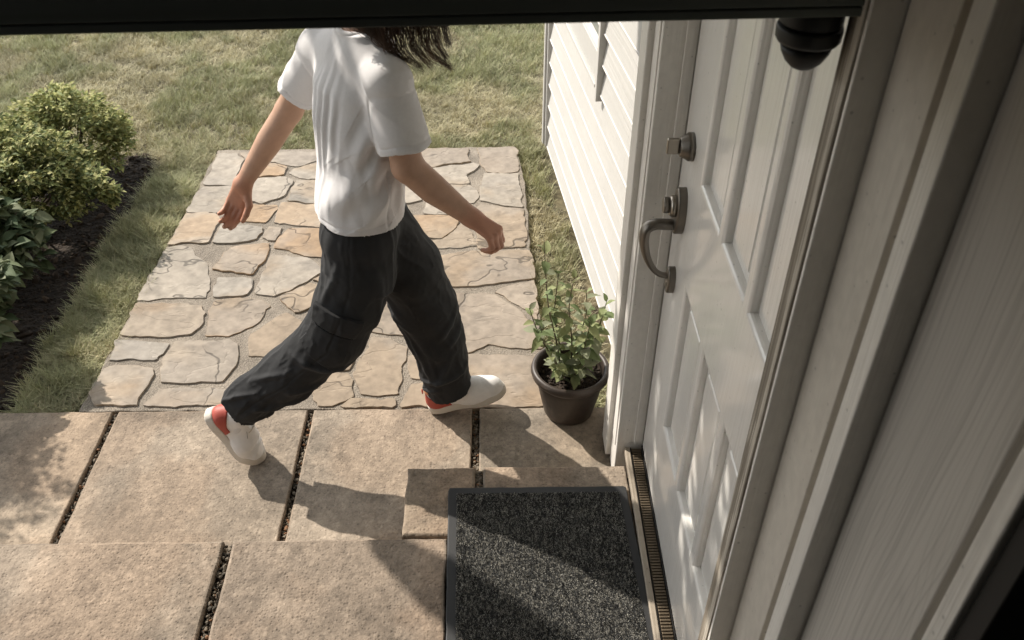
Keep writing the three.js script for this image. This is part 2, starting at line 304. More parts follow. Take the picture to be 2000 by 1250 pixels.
const STONES = [[[-1.503,-4.313],[-1.402,-4.316],[-1.348,-4.246],[-1.355,-4.194],[-1.35,-4.099],[-1.341,-3.977],[-1.365,-3.975],[-1.5,-3.976],[-1.498,-4.126]],[[-1.389,-4.316],[-1.215,-4.326],[-1.235,-4.238],[-1.259,-4.167],[-1.256,-4.061],[-1.311,-4.05],[-1.335,-4.187],[-1.331,-4.242]],[[-1.2,-4.33],[-0.995,-4.331],[-0.908,-4.327],[-0.887,-4.228],[-0.968,-4.222],[-1.047,-4.168],[-1.113,-4.188],[-1.223,-4.235]],[[-1.222,-4.215],[-1.108,-4.159],[-1.11,-4.074],[-1.235,-4.051],[-1.247,-4.061],[-1.243,-4.148]],[[-1.088,-4.096],[-1.074,-4.144],[-1.011,-4.174],[-0.953,-4.205],[-0.885,-4.208],[-0.859,-4.026],[-0.933,-4.031],[-1.021,-4.046],[-1.054,-4.061]],[[-1.241,-4.034],[-1.102,-4.059],[-1.051,-4.02],[-1.054,-3.974],[-1.067,-3.933],[-1.071,-3.858],[-1.164,-3.791],[-1.21,-3.814],[-1.307,-3.826],[-1.308,-3.965]],[[-1.034,-4.022],[-0.924,-4.014],[-0.856,-4.01],[-0.825,-3.789],[-0.896,-3.792],[-1.039,-3.817],[-1.04,-3.915]],[[-1.497,-3.965],[-1.363,-3.968],[-1.314,-3.965],[-1.313,-3.804],[-1.305,-3.717],[-1.368,-3.716],[-1.514,-3.723],[-1.521,-3.817],[-1.513,-3.897]],[[-1.294,-3.798],[-1.224,-3.797],[-1.162,-3.779],[-1.091,-3.773],[-1.083,-3.745],[-1.1,-3.67],[-1.115,-3.619],[-1.256,-3.65],[-1.282,-3.693]],[[-1.074,-3.806],[-0.891,-3.781],[-0.823,-3.776],[-0.794,-3.571],[-0.854,-3.574],[-1.075,-3.614],[-1.074,-3.712]],[[-1.515,-3.707],[-1.369,-3.707],[-1.33,-3.64],[-1.34,-3.588],[-1.34,-3.451],[-1.412,-3.445],[-1.471,-3.452],[-1.525,-3.437],[-1.523,-3.549]],[[-1.321,-3.614],[-1.262,-3.603],[-1.156,-3.581],[-1.123,-3.57],[-1.115,-3.534],[-1.125,-3.474],[-1.184,-3.453],[-1.248,-3.445],[-1.325,-3.451],[-1.32,-3.526]],[[-1.091,-3.583],[-1.021,-3.57],[-1.03,-3.523],[-1.038,-3.463],[-1.076,-3.461],[-1.099,-3.488],[-1.098,-3.534]],[[-0.99,-3.568],[-0.851,-3.56],[-0.792,-3.556],[-0.751,-3.459],[-0.72,-3.314],[-0.779,-3.313],[-0.874,-3.34],[-0.958,-3.388],[-1.029,-3.406],[-1.023,-3.472]],[[-1.525,-3.409],[-1.464,-3.419],[-1.41,-3.41],[-1.325,-3.295],[-1.258,-3.161],[-1.25,-3.146],[-1.248,-3.086],[-1.251,-3.028],[-1.427,-3.027],[-1.487,-3.011],[-1.536,-3.015],[-1.533,-3.127]],[[-1.228,-3.404],[-1.173,-3.427],[-1.058,-3.439],[-1.054,-3.394],[-1.06,-3.3],[-1.089,-3.198],[-1.167,-3.209],[-1.231,-3.226],[-1.276,-3.238],[-1.261,-3.293],[-1.249,-3.358]],[[-1.035,-3.337],[-0.962,-3.341],[-0.87,-3.321],[-0.807,-3.268],[-0.774,-3.217],[-0.777,-3.209],[-0.902,-3.075],[-0.963,-3.033],[-1.047,-3.053],[-1.046,-3.132]],[[-1.229,-3.166],[-1.156,-3.174],[-1.077,-3.161],[-1.071,-3.093],[-1.079,-3.052],[-1.095,-3.039],[-1.221,-3.031],[-1.234,-3.105]],[[-1.529,-2.99],[-1.417,-2.993],[-1.311,-2.981],[-1.256,-2.974],[-1.225,-2.926],[-1.218,-2.857],[-1.222,-2.82],[-1.251,-2.792],[-1.324,-2.777],[-1.476,-2.77],[-1.541,-2.787],[-1.536,-2.878]],[[-1.209,-3.004],[-1.132,-3.021],[-1.006,-3.015],[-0.964,-2.966],[-0.987,-2.897],[-1.011,-2.834],[-1.05,-2.797],[-1.095,-2.77],[-1.189,-2.772],[-1.203,-2.891]],[[-0.94,-3.023],[-0.824,-3.132],[-0.759,-3.108],[-0.756,-2.981],[-0.794,-2.946],[-0.832,-2.919],[-0.854,-2.921]],[[-0.816,-3.151],[-0.764,-3.203],[-0.704,-3.193],[-0.691,-3.098],[-0.752,-3.117]],[[-0.892,-2.926],[-0.805,-2.854],[-0.742,-2.785],[-0.722,-2.689],[-0.755,-2.643],[-0.835,-2.643],[-0.984,-2.645],[-1.008,-2.756],[-1.007,-2.789]],[[-1.542,-2.751],[-1.459,-2.748],[-1.384,-2.737],[-1.322,-2.725],[-1.33,-2.689],[-1.341,-2.626],[-1.525,-2.627],[-1.53,-2.684]],[[-1.295,-2.736],[-1.213,-2.747],[-1.08,-2.748],[-1.053,-2.717],[-1.029,-2.655],[-1.025,-2.594],[-1.043,-2.542],[-1.052,-2.501],[-1.105,-2.496],[-1.284,-2.497],[-1.306,-2.575],[-1.309,-2.635],[-1.301,-2.697]],[[-1.524,-2.578],[-1.483,-2.589],[-1.435,-2.593],[-1.377,-2.58],[-1.339,-2.576],[-1.33,-2.539],[-1.331,-2.46],[-1.34,-2.412],[-1.338,-2.375],[-1.493,-2.377],[-1.533,-2.442],[-1.533,-2.52]],[[-1.28,-2.467],[-1.14,-2.464],[-1.047,-2.458],[-0.947,-2.462],[-0.844,-2.426],[-0.842,-2.368],[-0.998,-2.369],[-1.311,-2.372],[-1.299,-2.418]],[[-0.682,-2.548],[-0.579,-2.544],[-0.564,-2.499],[-0.546,-2.411],[-0.571,-2.392],[-0.616,-2.368],[-0.671,-2.36],[-0.69,-2.397],[-0.716,-2.475]],[[-0.713,-2.632],[-0.647,-2.656],[-0.571,-2.669],[-0.569,-2.609],[-0.579,-2.554],[-0.701,-2.555],[-0.775,-2.556],[-0.781,-2.618]],[[-0.512,-2.753],[-0.444,-2.737],[-0.366,-2.692],[-0.371,-2.634],[-0.376,-2.571],[-0.37,-2.503],[-0.377,-2.418],[-0.523,-2.422],[-0.541,-2.473],[-0.558,-2.54],[-0.545,-2.622],[-0.515,-2.694]],[[-0.55,-2.4],[-0.395,-2.395],[-0.388,-2.365],[-0.398,-2.355],[-0.584,-2.358],[-0.565,-2.383]],[[-0.329,-2.47],[-0.285,-2.479],[-0.257,-2.462],[-0.243,-2.404],[-0.244,-2.353],[-0.363,-2.356],[-0.352,-2.418]],[[-0.2,-2.625],[-0.126,-2.644],[-0.014,-2.646],[0.136,-2.639],[0.174,-2.636],[0.168,-2.463],[0.159,-2.348],[-0.102,-2.35],[-0.229,-2.352],[-0.229,-2.436],[-0.243,-2.536]],[[-0.355,-2.634],[-0.323,-2.652],[-0.248,-2.647],[-0.218,-2.611],[-0.261,-2.536],[-0.272,-2.496],[-0.295,-2.506],[-0.335,-2.514],[-0.354,-2.564]],[[-0.523,-2.907],[-0.487,-2.988],[-0.371,-2.921],[-0.331,-2.842],[-0.342,-2.78],[-0.365,-2.767],[-0.447,-2.774],[-0.496,-2.784],[-0.521,-2.794]],[[-0.176,-3.047],[-0.064,-3.054],[-0.018,-3.034],[0.047,-2.97],[0.106,-2.898],[0.15,-2.82],[0.171,-2.744],[0.171,-2.681],[0.043,-2.679],[0.001,-2.693],[-0.042,-2.708],[-0.089,-2.681],[-0.129,-2.661],[-0.227,-2.69],[-0.303,-2.78],[-0.301,-2.904],[-0.267,-3.018]],[[0.159,-3.14],[0.168,-2.955],[0.159,-2.851],[0.114,-2.919],[0.043,-3.006],[-0.02,-3.051],[0.018,-3.089],[0.091,-3.123]],[[-0.38,-3.31],[-0.257,-3.328],[-0.171,-3.351],[-0.057,-3.364],[0.139,-3.371],[0.153,-3.313],[0.163,-3.151],[0.1,-3.141],[0.006,-3.116],[-0.092,-3.097],[-0.19,-3.092],[-0.341,-3.12]],[[-0.404,-3.67],[-0.324,-3.674],[-0.232,-3.665],[-0.179,-3.627],[-0.216,-3.544],[-0.269,-3.471],[-0.319,-3.476],[-0.392,-3.485],[-0.422,-3.599]],[[-0.17,-3.617],[-0.144,-3.595],[-0.114,-3.492],[-0.096,-3.413],[-0.129,-3.408],[-0.167,-3.389],[-0.227,-3.395],[-0.298,-3.395],[-0.334,-3.455],[-0.266,-3.462],[-0.21,-3.537]],[[-0.351,-3.793],[-0.236,-3.769],[-0.175,-3.681],[-0.301,-3.68],[-0.357,-3.691]],[[-0.569,-3.957],[-0.422,-3.932],[-0.372,-3.813],[-0.439,-3.785],[-0.553,-3.79]],[[-0.528,-4.343],[-0.419,-4.349],[-0.283,-4.35],[-0.162,-4.357],[-0.164,-4.253],[-0.139,-4.206],[-0.22,-4.186],[-0.341,-4.154],[-0.383,-4.171],[-0.502,-4.179]],[[-0.113,-4.366],[0.092,-4.374],[0.107,-4.33],[0.109,-4.102],[0.025,-4.084],[-0.059,-4.1],[-0.088,-4.2]],[[-0.349,-4.132],[-0.226,-4.165],[-0.132,-4.19],[-0.097,-4.168],[-0.157,-4.062],[-0.146,-3.979],[-0.262,-3.978],[-0.354,-4.003]],[[-0.352,-3.961],[-0.261,-3.966],[-0.14,-3.962],[-0.109,-3.928],[-0.099,-3.835],[-0.119,-3.79],[-0.225,-3.791],[-0.332,-3.815]],[[-0.074,-4.083],[0.025,-4.076],[0.108,-4.081],[0.119,-3.891],[0.124,-3.748],[0.028,-3.766],[-0.025,-3.789],[-0.083,-3.815],[-0.091,-3.952]],[[-0.084,-3.784],[0.033,-3.738],[0.124,-3.726],[0.131,-3.4],[-0.003,-3.39],[-0.085,-3.388],[-0.091,-3.432],[-0.121,-3.595],[-0.118,-3.724]],[[-0.884,-4.313],[-0.656,-4.322],[-0.553,-4.315],[-0.532,-4.173],[-0.579,-4.013],[-0.71,-3.963],[-0.838,-3.985]],[[-0.834,-3.954],[-0.706,-3.932],[-0.586,-3.971],[-0.559,-3.796],[-0.573,-3.632],[-0.783,-3.589]],[[-0.768,-3.536],[-0.556,-3.586],[-0.419,-3.549],[-0.389,-3.328],[-0.391,-3.17],[-0.519,-3.096],[-0.718,-3.174]],[[-0.708,-3.098],[-0.605,-3.075],[-0.543,-2.952],[-0.54,-2.783],[-0.583,-2.713],[-0.664,-2.784]]];
{
  const s = structure('path', 'flagstone path of irregular tan stones set in mortar');
  const bed = stoneSlab([[-1.52, -4.36], [0.10, -4.38], [0.14, -3.9], [0.15, -3.3], [0.17, -2.9], [0.18, -2.35], [-1.545, -2.35], [-1.53, -3]], 0.10, 0.004, 0.012, 0.05, false, 2.2);
  part('mortar_bed', bed, mMortar, s).position.y = -0.0065;
  const grow = (P, d) => { const cx = P.reduce((s, q) => s + q[0], 0) / P.length, cz = P.reduce((s, q) => s + q[1], 0) / P.length; return P.map(([x, z]) => { const l = Math.hypot(x - cx, z - cz); return [x + (x - cx) / l * d, z + (z - cz) / l * d]; }); };
  setSeed(31);
  const pick = [1, 0, 0, 2, 1, 1, 3, 1, 2, 0, 0, 3, 1, 2, 1, 2, 1, 3, 0, 2, 2, 2, 4, 3, 0, 0, 0, 4, 4, 4, 2, 4, 4, 4, 4, 4, 4, 4, 2, 3, 1, 1, 4, 4, 1, 1, 1, 4, 1, 1, 0, 4];
  STONES.forEach((P, i) => {
    const m = part('flagstone', stoneSlab(grow(P, 0.002), 0.055, 0.0018, 0.013, 0.020, true, i * 3.7), stoneMats[pick[i] ?? i % 5], s);
    m.position.y = rr_(-0.002, 0.003);
  });
}
// lower walkway slabs (level with the path)
{
  const s = structure('walkway', 'row of large tan concrete paving slabs in front of the steps');
  part('joint_bed', metreUV(bx(-4.0, 0.36, -0.12, -0.024, -2.34, -1.50, 0.002)), mSoil, s);
  const xs = [[-2.12, -1.417], [-1.394, -0.704], [-0.681, -0.1], [-0.073, 0.40]];
  xs.unshift([-2.86, -2.145], [-3.6, -2.885]);
  xs.forEach(([a, b], i) => part('paving_slab', stoneSlab([[a, -2.343], [b, -2.343], [b, -1.42], [a, -1.42]], 0.07, 0.006, 0.003, 0.035, false, i * 9.1), i === 5 ? mConC : conAs[i % 4], s));
}
// upper step and landing
{
  const s = structure('porch_step', 'raised step of thick concrete slabs leading to the door');
  part('joint_bed', bx(-3.55, -0.31, 0.0, 0.126, -1.62, 1.15, 0.002), mSoil, s);
  part('landing_bed', bx(-0.27, 0.47, 0.0, 0.126, -1.89, 1.15, 0.002), mSoil, s);
  const near = [[-1.52, -0.818], [-0.79, -0.157], [-2.25, -1.545], [-3.0, -2.275], [-3.6, -3.02]];
  near.forEach(([a, b], i) => { part('step_slab', stoneSlab([[a, -1.645], [b, -1.645], [b + 0.012, -0.9], [a + 0.012, -0.9]], 0.149, 0.009, 0.004, 0.035, false, 40 + i * 7.3), conBs[i % 4], s).position.y = 0.15; });
  for (const z of [-0.88, -0.12]) near.forEach(([a, b], i) => { part('step_slab', stoneSlab([[a + 0.012, z], [b + 0.012, z], [b + 0.02, z + 0.74], [a + 0.02, z + 0.74]], 0.149, 0.009, 0.004, 0.035, false, 80 + i * 7.3 + z * 10), mDarkenedFloor, s).position.y = 0.15; });  // unseen rows under the camera, kept dark to cut bounced light
  part('step_slab', stoneSlab([[-0.296, -1.922], [-0.078, -1.922], [-0.078, -1.655], [-0.293, -1.655]], 0.149, 0.009, 0.004, 0.03, false, 61), conBs[2], s).position.y = 0.15;
  part('step_slab', stoneSlab([[-0.054, -1.922], [0.402, -1.922], [0.43, -0.6], [-0.054, -0.6]], 0.149, 0.007, 0.003, 0.03, false, 67), mConB, s).position.y = 0.15;
  part('step_slab', stoneSlab([[-0.054, -0.58], [0.50, -0.58], [0.50, 1.1], [-0.054, 1.1]], 0.149, 0.008, 0.006, 0.03, false, 69), mDarkenedFloor, s).position.y = 0.15;
}
// grit and dry debris in the joints
{
  setSeed(91);
  const g = new THREE.IcosahedronGeometry(1, 0), N = 2400, im = new THREE.InstancedMesh(g, std({ roughness: 0.95 }), N), o = new THREE.Object3D(), c = new THREE.Color();
  const seams = [[-1.405, -2.34, -1.60, -0.023, 0.010], [-0.692, -2.34, -1.60, -0.023, 0.010], [-0.086, -2.34, -1.90, -0.023, 0.011], [-0.804, -1.64, -0.9, 0.127, 0.011], [-0.066, -1.915, -1.80, 0.127, 0.009]];
  for (let i = 0; i < N; i++) {
    const q = seams[i % 5], r = 0.0015 + 0.006 * rnd() ** 2.5, e = (q[0] === -0.804) ? 0.006 : 0;
    const z = rr_(q[1], q[2]), t = (z - q[1]) / (q[2] - q[1]);
    o.position.set(q[0] + e * t + rr_(-q[4], q[4]), q[3] + rr_(0, 0.008), z); o.rotation.set(rr_(0, 6), rr_(0, 6), rr_(0, 6)); o.scale.set(r * rr_(0.8, 2.2), r * 0.8, r); o.updateMatrix(); im.setMatrixAt(i, o.matrix);
    const k = rr_(0.25, 1.3), b = rnd() < 0.12; im.setColorAt(i, b ? c.setRGB(0.24, 0.13, 0.07) : c.setRGB(0.2 * k, 0.17 * k, 0.13 * k));
  }
  im.name = 'joint_gravel'; im.userData = { kind: 'stuff', label: 'loose grit and dry leaf bits lying in the slab joints', category: 'gravel' }; im.castShadow = im.receiveShadow = true; scene.add(im);
}

// ---------------------------------------------------------------- the house
const house = thing('house', 'white wooden house front with panelled door, trim boards and clapboard siding', 'house');
const H = (n, g, m, p = house) => part(n, g, m, p);
H('wall', bx(0.505, 0.62, -0.1, 2.69, -2.28, -0.46, 0.002), mTrim);
// far door casing: outer board, inner casing, jamb with stop
H('door_casing', bx(0.364, 0.504, 0.015, 2.69, -2.19, -2.0925, 0.004), mTrim);
H('door_casing', bx(0.3805, 0.504, 0.004, 2.69, -2.0905, -1.987, 0.004), mTrim);
H('door_stop', bx(0.434, 0.462, 0.19, 2.3, -1.9865, -1.978, 0.002), mTrim);
H('casing_bead', bx(0.377, 0.384, 0.155, 2.69, -2.012, -2.006, 0.002), mTrim);
H('casing_return', bx(0.40, 0.60, 0.0, 2.69, -2.30, -2.191, 0.003), mTrim);
H('door_gap', bx(0.470, 0.503, 0.186, 2.3, -1.9775, -1.9745, 0.0005), mGap);
// near casing and trim boards to the right of the door
H('door_casing', bx(0.400, 0.504, 0.152, 2.69, -0.995, -0.9535, 0.003), mWorn);
H('casing_bead', bx(0.402, 0.504, 0.152, 2.69, -0.951, -0.9425, 0.002), mTrim);
H('door_jamb', bx(0.455, 0.504, 0.152, 2.69, -1.045, -0.997, 0.002), mTrim);
H('trim_board', bx(0.440, 0.504, 0.152, 2.69, -0.940, -0.832, 0.002), mCream);
H('trim_backing', bx(0.468, 0.504, 0.152, 2.69, -0.831, -0.772, 0.001), mCream);
H('batten', bx(0.4155, 0.504, 0.152, 2.69, -0.771, -0.733, 0.003), mTrim);
H('wall_board', bx(0.449, 0.504, 0.152, 2.69, -0.731, -0.529, 0.003), mBoard);
H('trim_backing', bx(0.478, 0.504, 0.152, 2.69, -0.528, -0.498, 0.001), mCream);
H('batten', bx(0.430, 0.504, 0.152, 2.69, -0.497, -0.470, 0.003), mTrim);
H('painted_shade_board', bx(0.437, 0.90, 0.152, 2.69, -0.469, -0.44, 0.002), mDark);  // near-black colour stands in for deep shade on the corner face
// threshold with ribs
{
  const t = new THREE.Group(); t.name = 'threshold'; house.add(t);
  const wood = std({ map: paint(0.40, 0.34, 0.265, 951, 0.35), roughness: 0.7, bumpMap: grainBump, bumpScale: 0.002 });
  const bronze = std({ color: lin(0.16, 0.125, 0.085), metalness: 0.6, roughness: 0.5 });
  part('sill_edge', bx(0.405, 0.4225, 0.152, 0.172, -1.982, -1.0, 0.003), wood, t);
  part('sill_edge', bx(0.424, 0.4265, 0.152, 0.169, -1.982, -1.0, 0.001), mGap, t);
  part('sill_plate', bx(0.4275, 0.4595, 0.152, 0.1655, -1.98, -1.0, 0.001), bronze, t);
  const rg = bx(-0.0145, 0.0145, 0, 0.004, -0.003, 0.003, 0.0012, 1);
  for (let k = 0; k < 96; k++) { const m = part('rib', rg, bronze, t); m.position.set(0.4435, 0.165, -1.965 + k * 0.0099); }
  part('sill_plate', bx(0.4605, 0.50, 0.152, 0.180, -1.98, -1.0, 0.001), mGap, t);
}
// the door: leaf with six recesses, raised fields and hardware
{
  const d = new THREE.Group(); d.name = 'front_door'; house.add(d);
  d.userData.label = 'glossy off-white panelled front door with nickel hardware';
  const sh = new THREE.Shape([[-1.973, 0.184], [-1.05, 0.184], [-1.05, 2.2], [-1.973, 2.2]].map(p => new THREE.Vector2(...p)));
  const cols = [[-1.742, -1.553], [-1.508, -1.322], [-1.277, -1.095]], rows = [[0.51, 0.985], [1.285, 2.05]];
  for (const [a, b] of cols) for (const [y0, y1] of rows) sh.holes.push(new THREE.Path([[a, y0], [a, y1], [b, y1], [b, y0]].map(p => new THREE.Vector2(...p))));
  const g = new THREE.ExtrudeGeometry(sh, { depth: 0.010, bevelEnabled: true, bevelThickness: 0.009, bevelSize: 0.012, bevelOffset: -0.012, bevelSegments: 3 });
  g.rotateY(-Math.PI / 2); g.translate(0.479, 0, 0);
  part('door_leaf', metreUV(g), mDoor, d);
  part('door_core', bx(0.4795, 0.500, 0.186, 2.198, -1.971, -1.052, 0.001), mDoor, d);
  for (const [a, b] of cols) for (const [y0, y1] of rows) {
    const i = 0.026, s = new THREE.Shape([[a + i, y0 + i], [b - i, y0 + i], [b - i, y1 - i], [a + i, y1 - i]].map(p => new THREE.Vector2(...p)));
    const e = new THREE.ExtrudeGeometry(s, { depth: 0.002, bevelEnabled: true, bevelThickness: 0.010, bevelSize: 0.010, bevelOffset: -0.010, bevelSegments: 1 });
    e.rotateY(-Math.PI / 2); e.translate(0.484, 0, 0); part('door_panel', metreUV(e), mDoor, d);
  }
  const lathe = (pts, x, y, z, sy = 1) => { const l = new THREE.LatheGeometry(pts.map(p => new THREE.Vector2(...p)), 40); l.scale(1, 1, 1); l.rotateZ(Math.PI / 2); l.scale(1, sy, 1); l.translate(x, y, z); return l; };
  // deadbolt with thumb turn
  const hz = -1.872;
  part('deadbolt_rose', lathe([[0, 0], [0.034, 0], [0.034, 0.012], [0.031, 0.016], [0.023, 0.031], [0.019, 0.033], [0, 0.033]], 0.4605, 1.312, hz), mNickelD, d);
  part('thumb_turn', new RoundedBoxGeometry(0.030, 0.040, 0.012, 3, 0.004).translate(0.4125, 1.314, hz), mNickel, d);
  // upper plate, cylinder, curved grip, lower plate
  const oval = (a, b, dep, bev) => { const s = new THREE.Shape(); s.absellipse(0, 0, a, b, 0, Math.PI * 2); const e = new THREE.ExtrudeGeometry(s, { depth: dep, bevelEnabled: true, bevelThickness: bev, bevelSize: bev, bevelOffset: -bev, bevelSegments: 4, curveSegments: 40 }); e.rotateY(-Math.PI / 2); return e; };
  part('handle_plate', oval(0.036, 0.064, 0.017, 0.006).translate(0.4605, 1.136, hz), mNickelD, d);
  part('cylinder_collar', lathe([[0, 0], [0.027, 0], [0.027, 0.010], [0.022, 0.017], [0, 0.017]], 0.4385, 1.150, hz), mNickel, d);
  part('cylinder_knob', lathe([[0, 0], [0.020, 0], [0.020, 0.012], [0.018, 0.015], [0, 0.015]], 0.4215, 1.153, hz), mNickelD, d);
  part('handle_plate', oval(0.024, 0.040, 0.014, 0.006).translate(0.4605, 0.925, hz), mNickelD, d);
  const cv = new THREE.CatmullRomCurve3([V(0.446, 1.096, hz), V(0.42, 1.097, hz), V(0.393, 1.097, hz), V(0.375, 1.088, hz), V(0.369, 1.062, hz), V(0.374, 1.025, hz), V(0.388, 0.985, hz), V(0.407, 0.955, hz), V(0.425, 0.942, hz), V(0.447, 0.938, hz)]);
  const tg = new THREE.TubeGeometry(cv, 60, 0.0118, 14), tp = tg.attributes.position;
  for (let i = 0; i <= 60; i++) { const t = i / 60, c = cv.getPointAt(t), k = t < 0.25 ? 1.1 : lerp(1.15, 0.62, sstep(0.3, 0.95, t)); for (let j = 0; j <= 14; j++) { const q = i * 15 + j; tp.setXYZ(q, c.x + (tp.getX(q) - c.x) * k, c.y + (tp.getY(q) - c.y) * k, c.z + (tp.getZ(q) - c.z) * k * 1.35); } }
  tg.computeVertexNormals();
  part('handle_grip', tg, mNickelD, d);
  const ks = new THREE.CylinderGeometry(0.007, 0.007, 0.004, 20); ks.rotateZ(Math.PI / 2); ks.translate(0.4405, 0.912, hz); part('key_cylinder', ks, mNickel, d);
}
// siding wall (slightly turned), clapboards one by one
{
  const O = V(0.288, 0, -4.335), ang = Math.atan2(0.107, 1);
  const w = new THREE.Group(); w.name = 'siding_wall'; house.add(w); w.position.copy(O); w.rotation.y = ang;   // local z runs towards the porch, -x is outward
  const L = 2.06, ex = 0.118;
  const dripG = metreUV(new THREE.ExtrudeGeometry(new THREE.Shape([[0.0, 0.0], [-0.0245, 0.0], [-0.0265, 0.0015], [-0.0265, 0.005], [-0.023, 0.0075], [0.0, 0.0075]].map(p => new THREE.Vector2(...p))), { depth: L, bevelEnabled: false }));
  const mDrip = std({ map: paint(0.59, 0.575, 0.55, 811, 0.06), roughness: 0.5 });
  for (let k = 0; k < 22; k++) {
    const y = 0.03 + k * ex, s = new THREE.Shape([[0.03, y], [-0.021, y], [-0.024, y + 0.003], [-0.004, y + ex + 0.014], [0.03, y + ex + 0.014]].map(p => new THREE.Vector2(...p)));
    const g = new THREE.ExtrudeGeometry(s, { depth: L, bevelEnabled: false });
    const m = metreUV(g); const uv = m.attributes.uv; for (let i = 0; i < uv.count; i++) uv.setXY(i, uv.getX(i) + k * 0.37, uv.getY(i) + k * 0.013);
    part('clapboard', m, mClap, w);
    part('drip_edge', dripG, mDrip, w).position.y = y;
  }
  part('wall_core', bx(0.031, 0.2, -0.08, 2.69, 0.0, L, 0.002), mSiding, w);
  part('foundation', bx(0.012, 0.0305, -0.08, 0.029, 0, L, 0.001), mConC, w);
  part('corner_board', bx(-0.034, 0.06, 0.03, 2.69, -0.045, 0.022, 0.004), mSiding, w);
  part('corner_board', bx(-0.045, -0.0345, 0.035, 2.69, -0.03, 0.0, 0.003), mSiding, w);
}
{
  const w = new THREE.Group(); w.name = 'window'; house.add(w); w.position.set(0.288, 0, -4.335); w.rotation.y = Math.atan2(0.107, 1);
  const a = 0.03, b = 1.19, y0 = 0.83;
  part('casing', bx(-0.040, -0.012, y0, y0 + 1.2, b - 0.028, b, 0.003), mSiding, w);
  part('casing', bx(-0.030, -0.012, y0 + 0.06, y0 + 0.17, a, b - 0.03, 0.003), mSiding, w);
  part('sill', bx(-0.042, -0.012, y0 + 0.045, y0 + 0.059, a, b - 0.03, 0.003), mSiding, w);
  part('sash', bx(-0.026, -0.012, y0 + 0.172, y0 + 0.215, a, b - 0.03, 0.003), mTrim, w);
  part('pane', bx(-0.022, -0.018, y0 + 0.216, y0 + 1.1, a, b - 0.03, 0.001), new THREE.MeshPhysicalMaterial({ color: lin(0.25, 0.27, 0.27), roughness: 0.04, metalness: 0 }), w);
}
// porch: beam, then unseen roof, ceiling and dark walls added to shade door and trim
{
  const b = new THREE.Group(); b.name = 'porch_beam'; house.add(b); b.position.set(0.404, 1.95, -0.96); b.rotation.z = 0.0195;
  part('beam_board', bx(-4.0, 0.0, 0.0125, 0.70, -0.10, 0.0, 0.002), mBeam, b);
  part('beam_lip', bx(-4.0, 0.0, 0, 0.0105, -0.10, -0.001, 0.002), mBeam, b);
  H('unseen_porch_ceiling', bx(-1.80, 0.95, 2.70, 2.73, -0.959, 0.8, 0.002), mCeil);
  H('unseen_roof_soffit', bx(-1.14, 0.95, 2.70, 2.73, -3.80, -1.062, 0.002), mSiding);
  H('unseen_porch_roof', bx(-1.20, 1.0, 2.731, 2.86, -3.86, 0.9, 0.01), mBeam);
  H('unseen_back_wall', bx(-3.7, 0.95, 0.0, 2.7, 0.6, 0.7, 0.002), mCeil);
  H('added_left_wall', bx(-1.80, -1.70, 0.152, 2.69, -0.60, 0.59, 0.002), mCeil);
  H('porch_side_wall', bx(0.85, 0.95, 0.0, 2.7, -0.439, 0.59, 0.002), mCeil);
}
// lamp under the beam
{
  const l = thing('porch_lamp', 'small black dome lamp hanging under the dark porch beam by the door', 'lamp', [0.366, 1.866, -1.015]);
  const prof = (p, n) => new THREE.LatheGeometry(p.map(q => new THREE.Vector2(...q)), 48);
  const mL = std({ color: lin(0.012, 0.013, 0.014), roughness: 0.55 });
  part('dome', prof([[0, 0], [0.004, 0.0008], [0.014, 0.0055], [0.022, 0.013], [0.028, 0.0235], [0.0315, 0.036], [0, 0.036]]), mL, l);
  part('band', prof([[0, 0.0365], [0.035, 0.0365], [0.038, 0.041], [0.0385, 0.053], [0.037, 0.057], [0, 0.057]]), mL, l);
  part('collar', prof([[0, 0.0575], [0.034, 0.0575], [0.0365, 0.06], [0.0365, 0.072], [0.035, 0.083], [0, 0.083]]), mL, l);
}

// unseen cone added above the frame to throw the shadow band across the step
{
  const t = thing('added_shadow_cone', 'unseen tapered grey cloth cone added to cast a shadow band on the step', 'shadow cone', [-1.79, 1.69, -2.84]);
  const g = new THREE.LatheGeometry([[0, 0], [0.02, 0.004], [0.05, 0.06], [0.085, 0.25], [0.10, 0.55], [0.105, 0.9], [0.095, 0.93], [0, 0.94]].map(q => new THREE.Vector2(...q)), 32);
  const p = g.attributes.position; for (let i = 0; i < p.count; i++) { const x = p.getX(i), y = p.getY(i), z = p.getZ(i), a = Math.atan2(z, x), k = 1 + 0.06 * Math.sin(a * 5 + y * 6); p.setXYZ(i, x * k, y, z * k); } g.computeVertexNormals();
  part('cloth', g, std({ color: lin(0.35, 0.35, 0.34), roughness: 0.95, side: THREE.DoubleSide }), t);
  const c = new THREE.CylinderGeometry(0.004, 0.004, 0.08, 8); c.translate(0, 0.972, 0); part('cord', c, mDark, t);
}
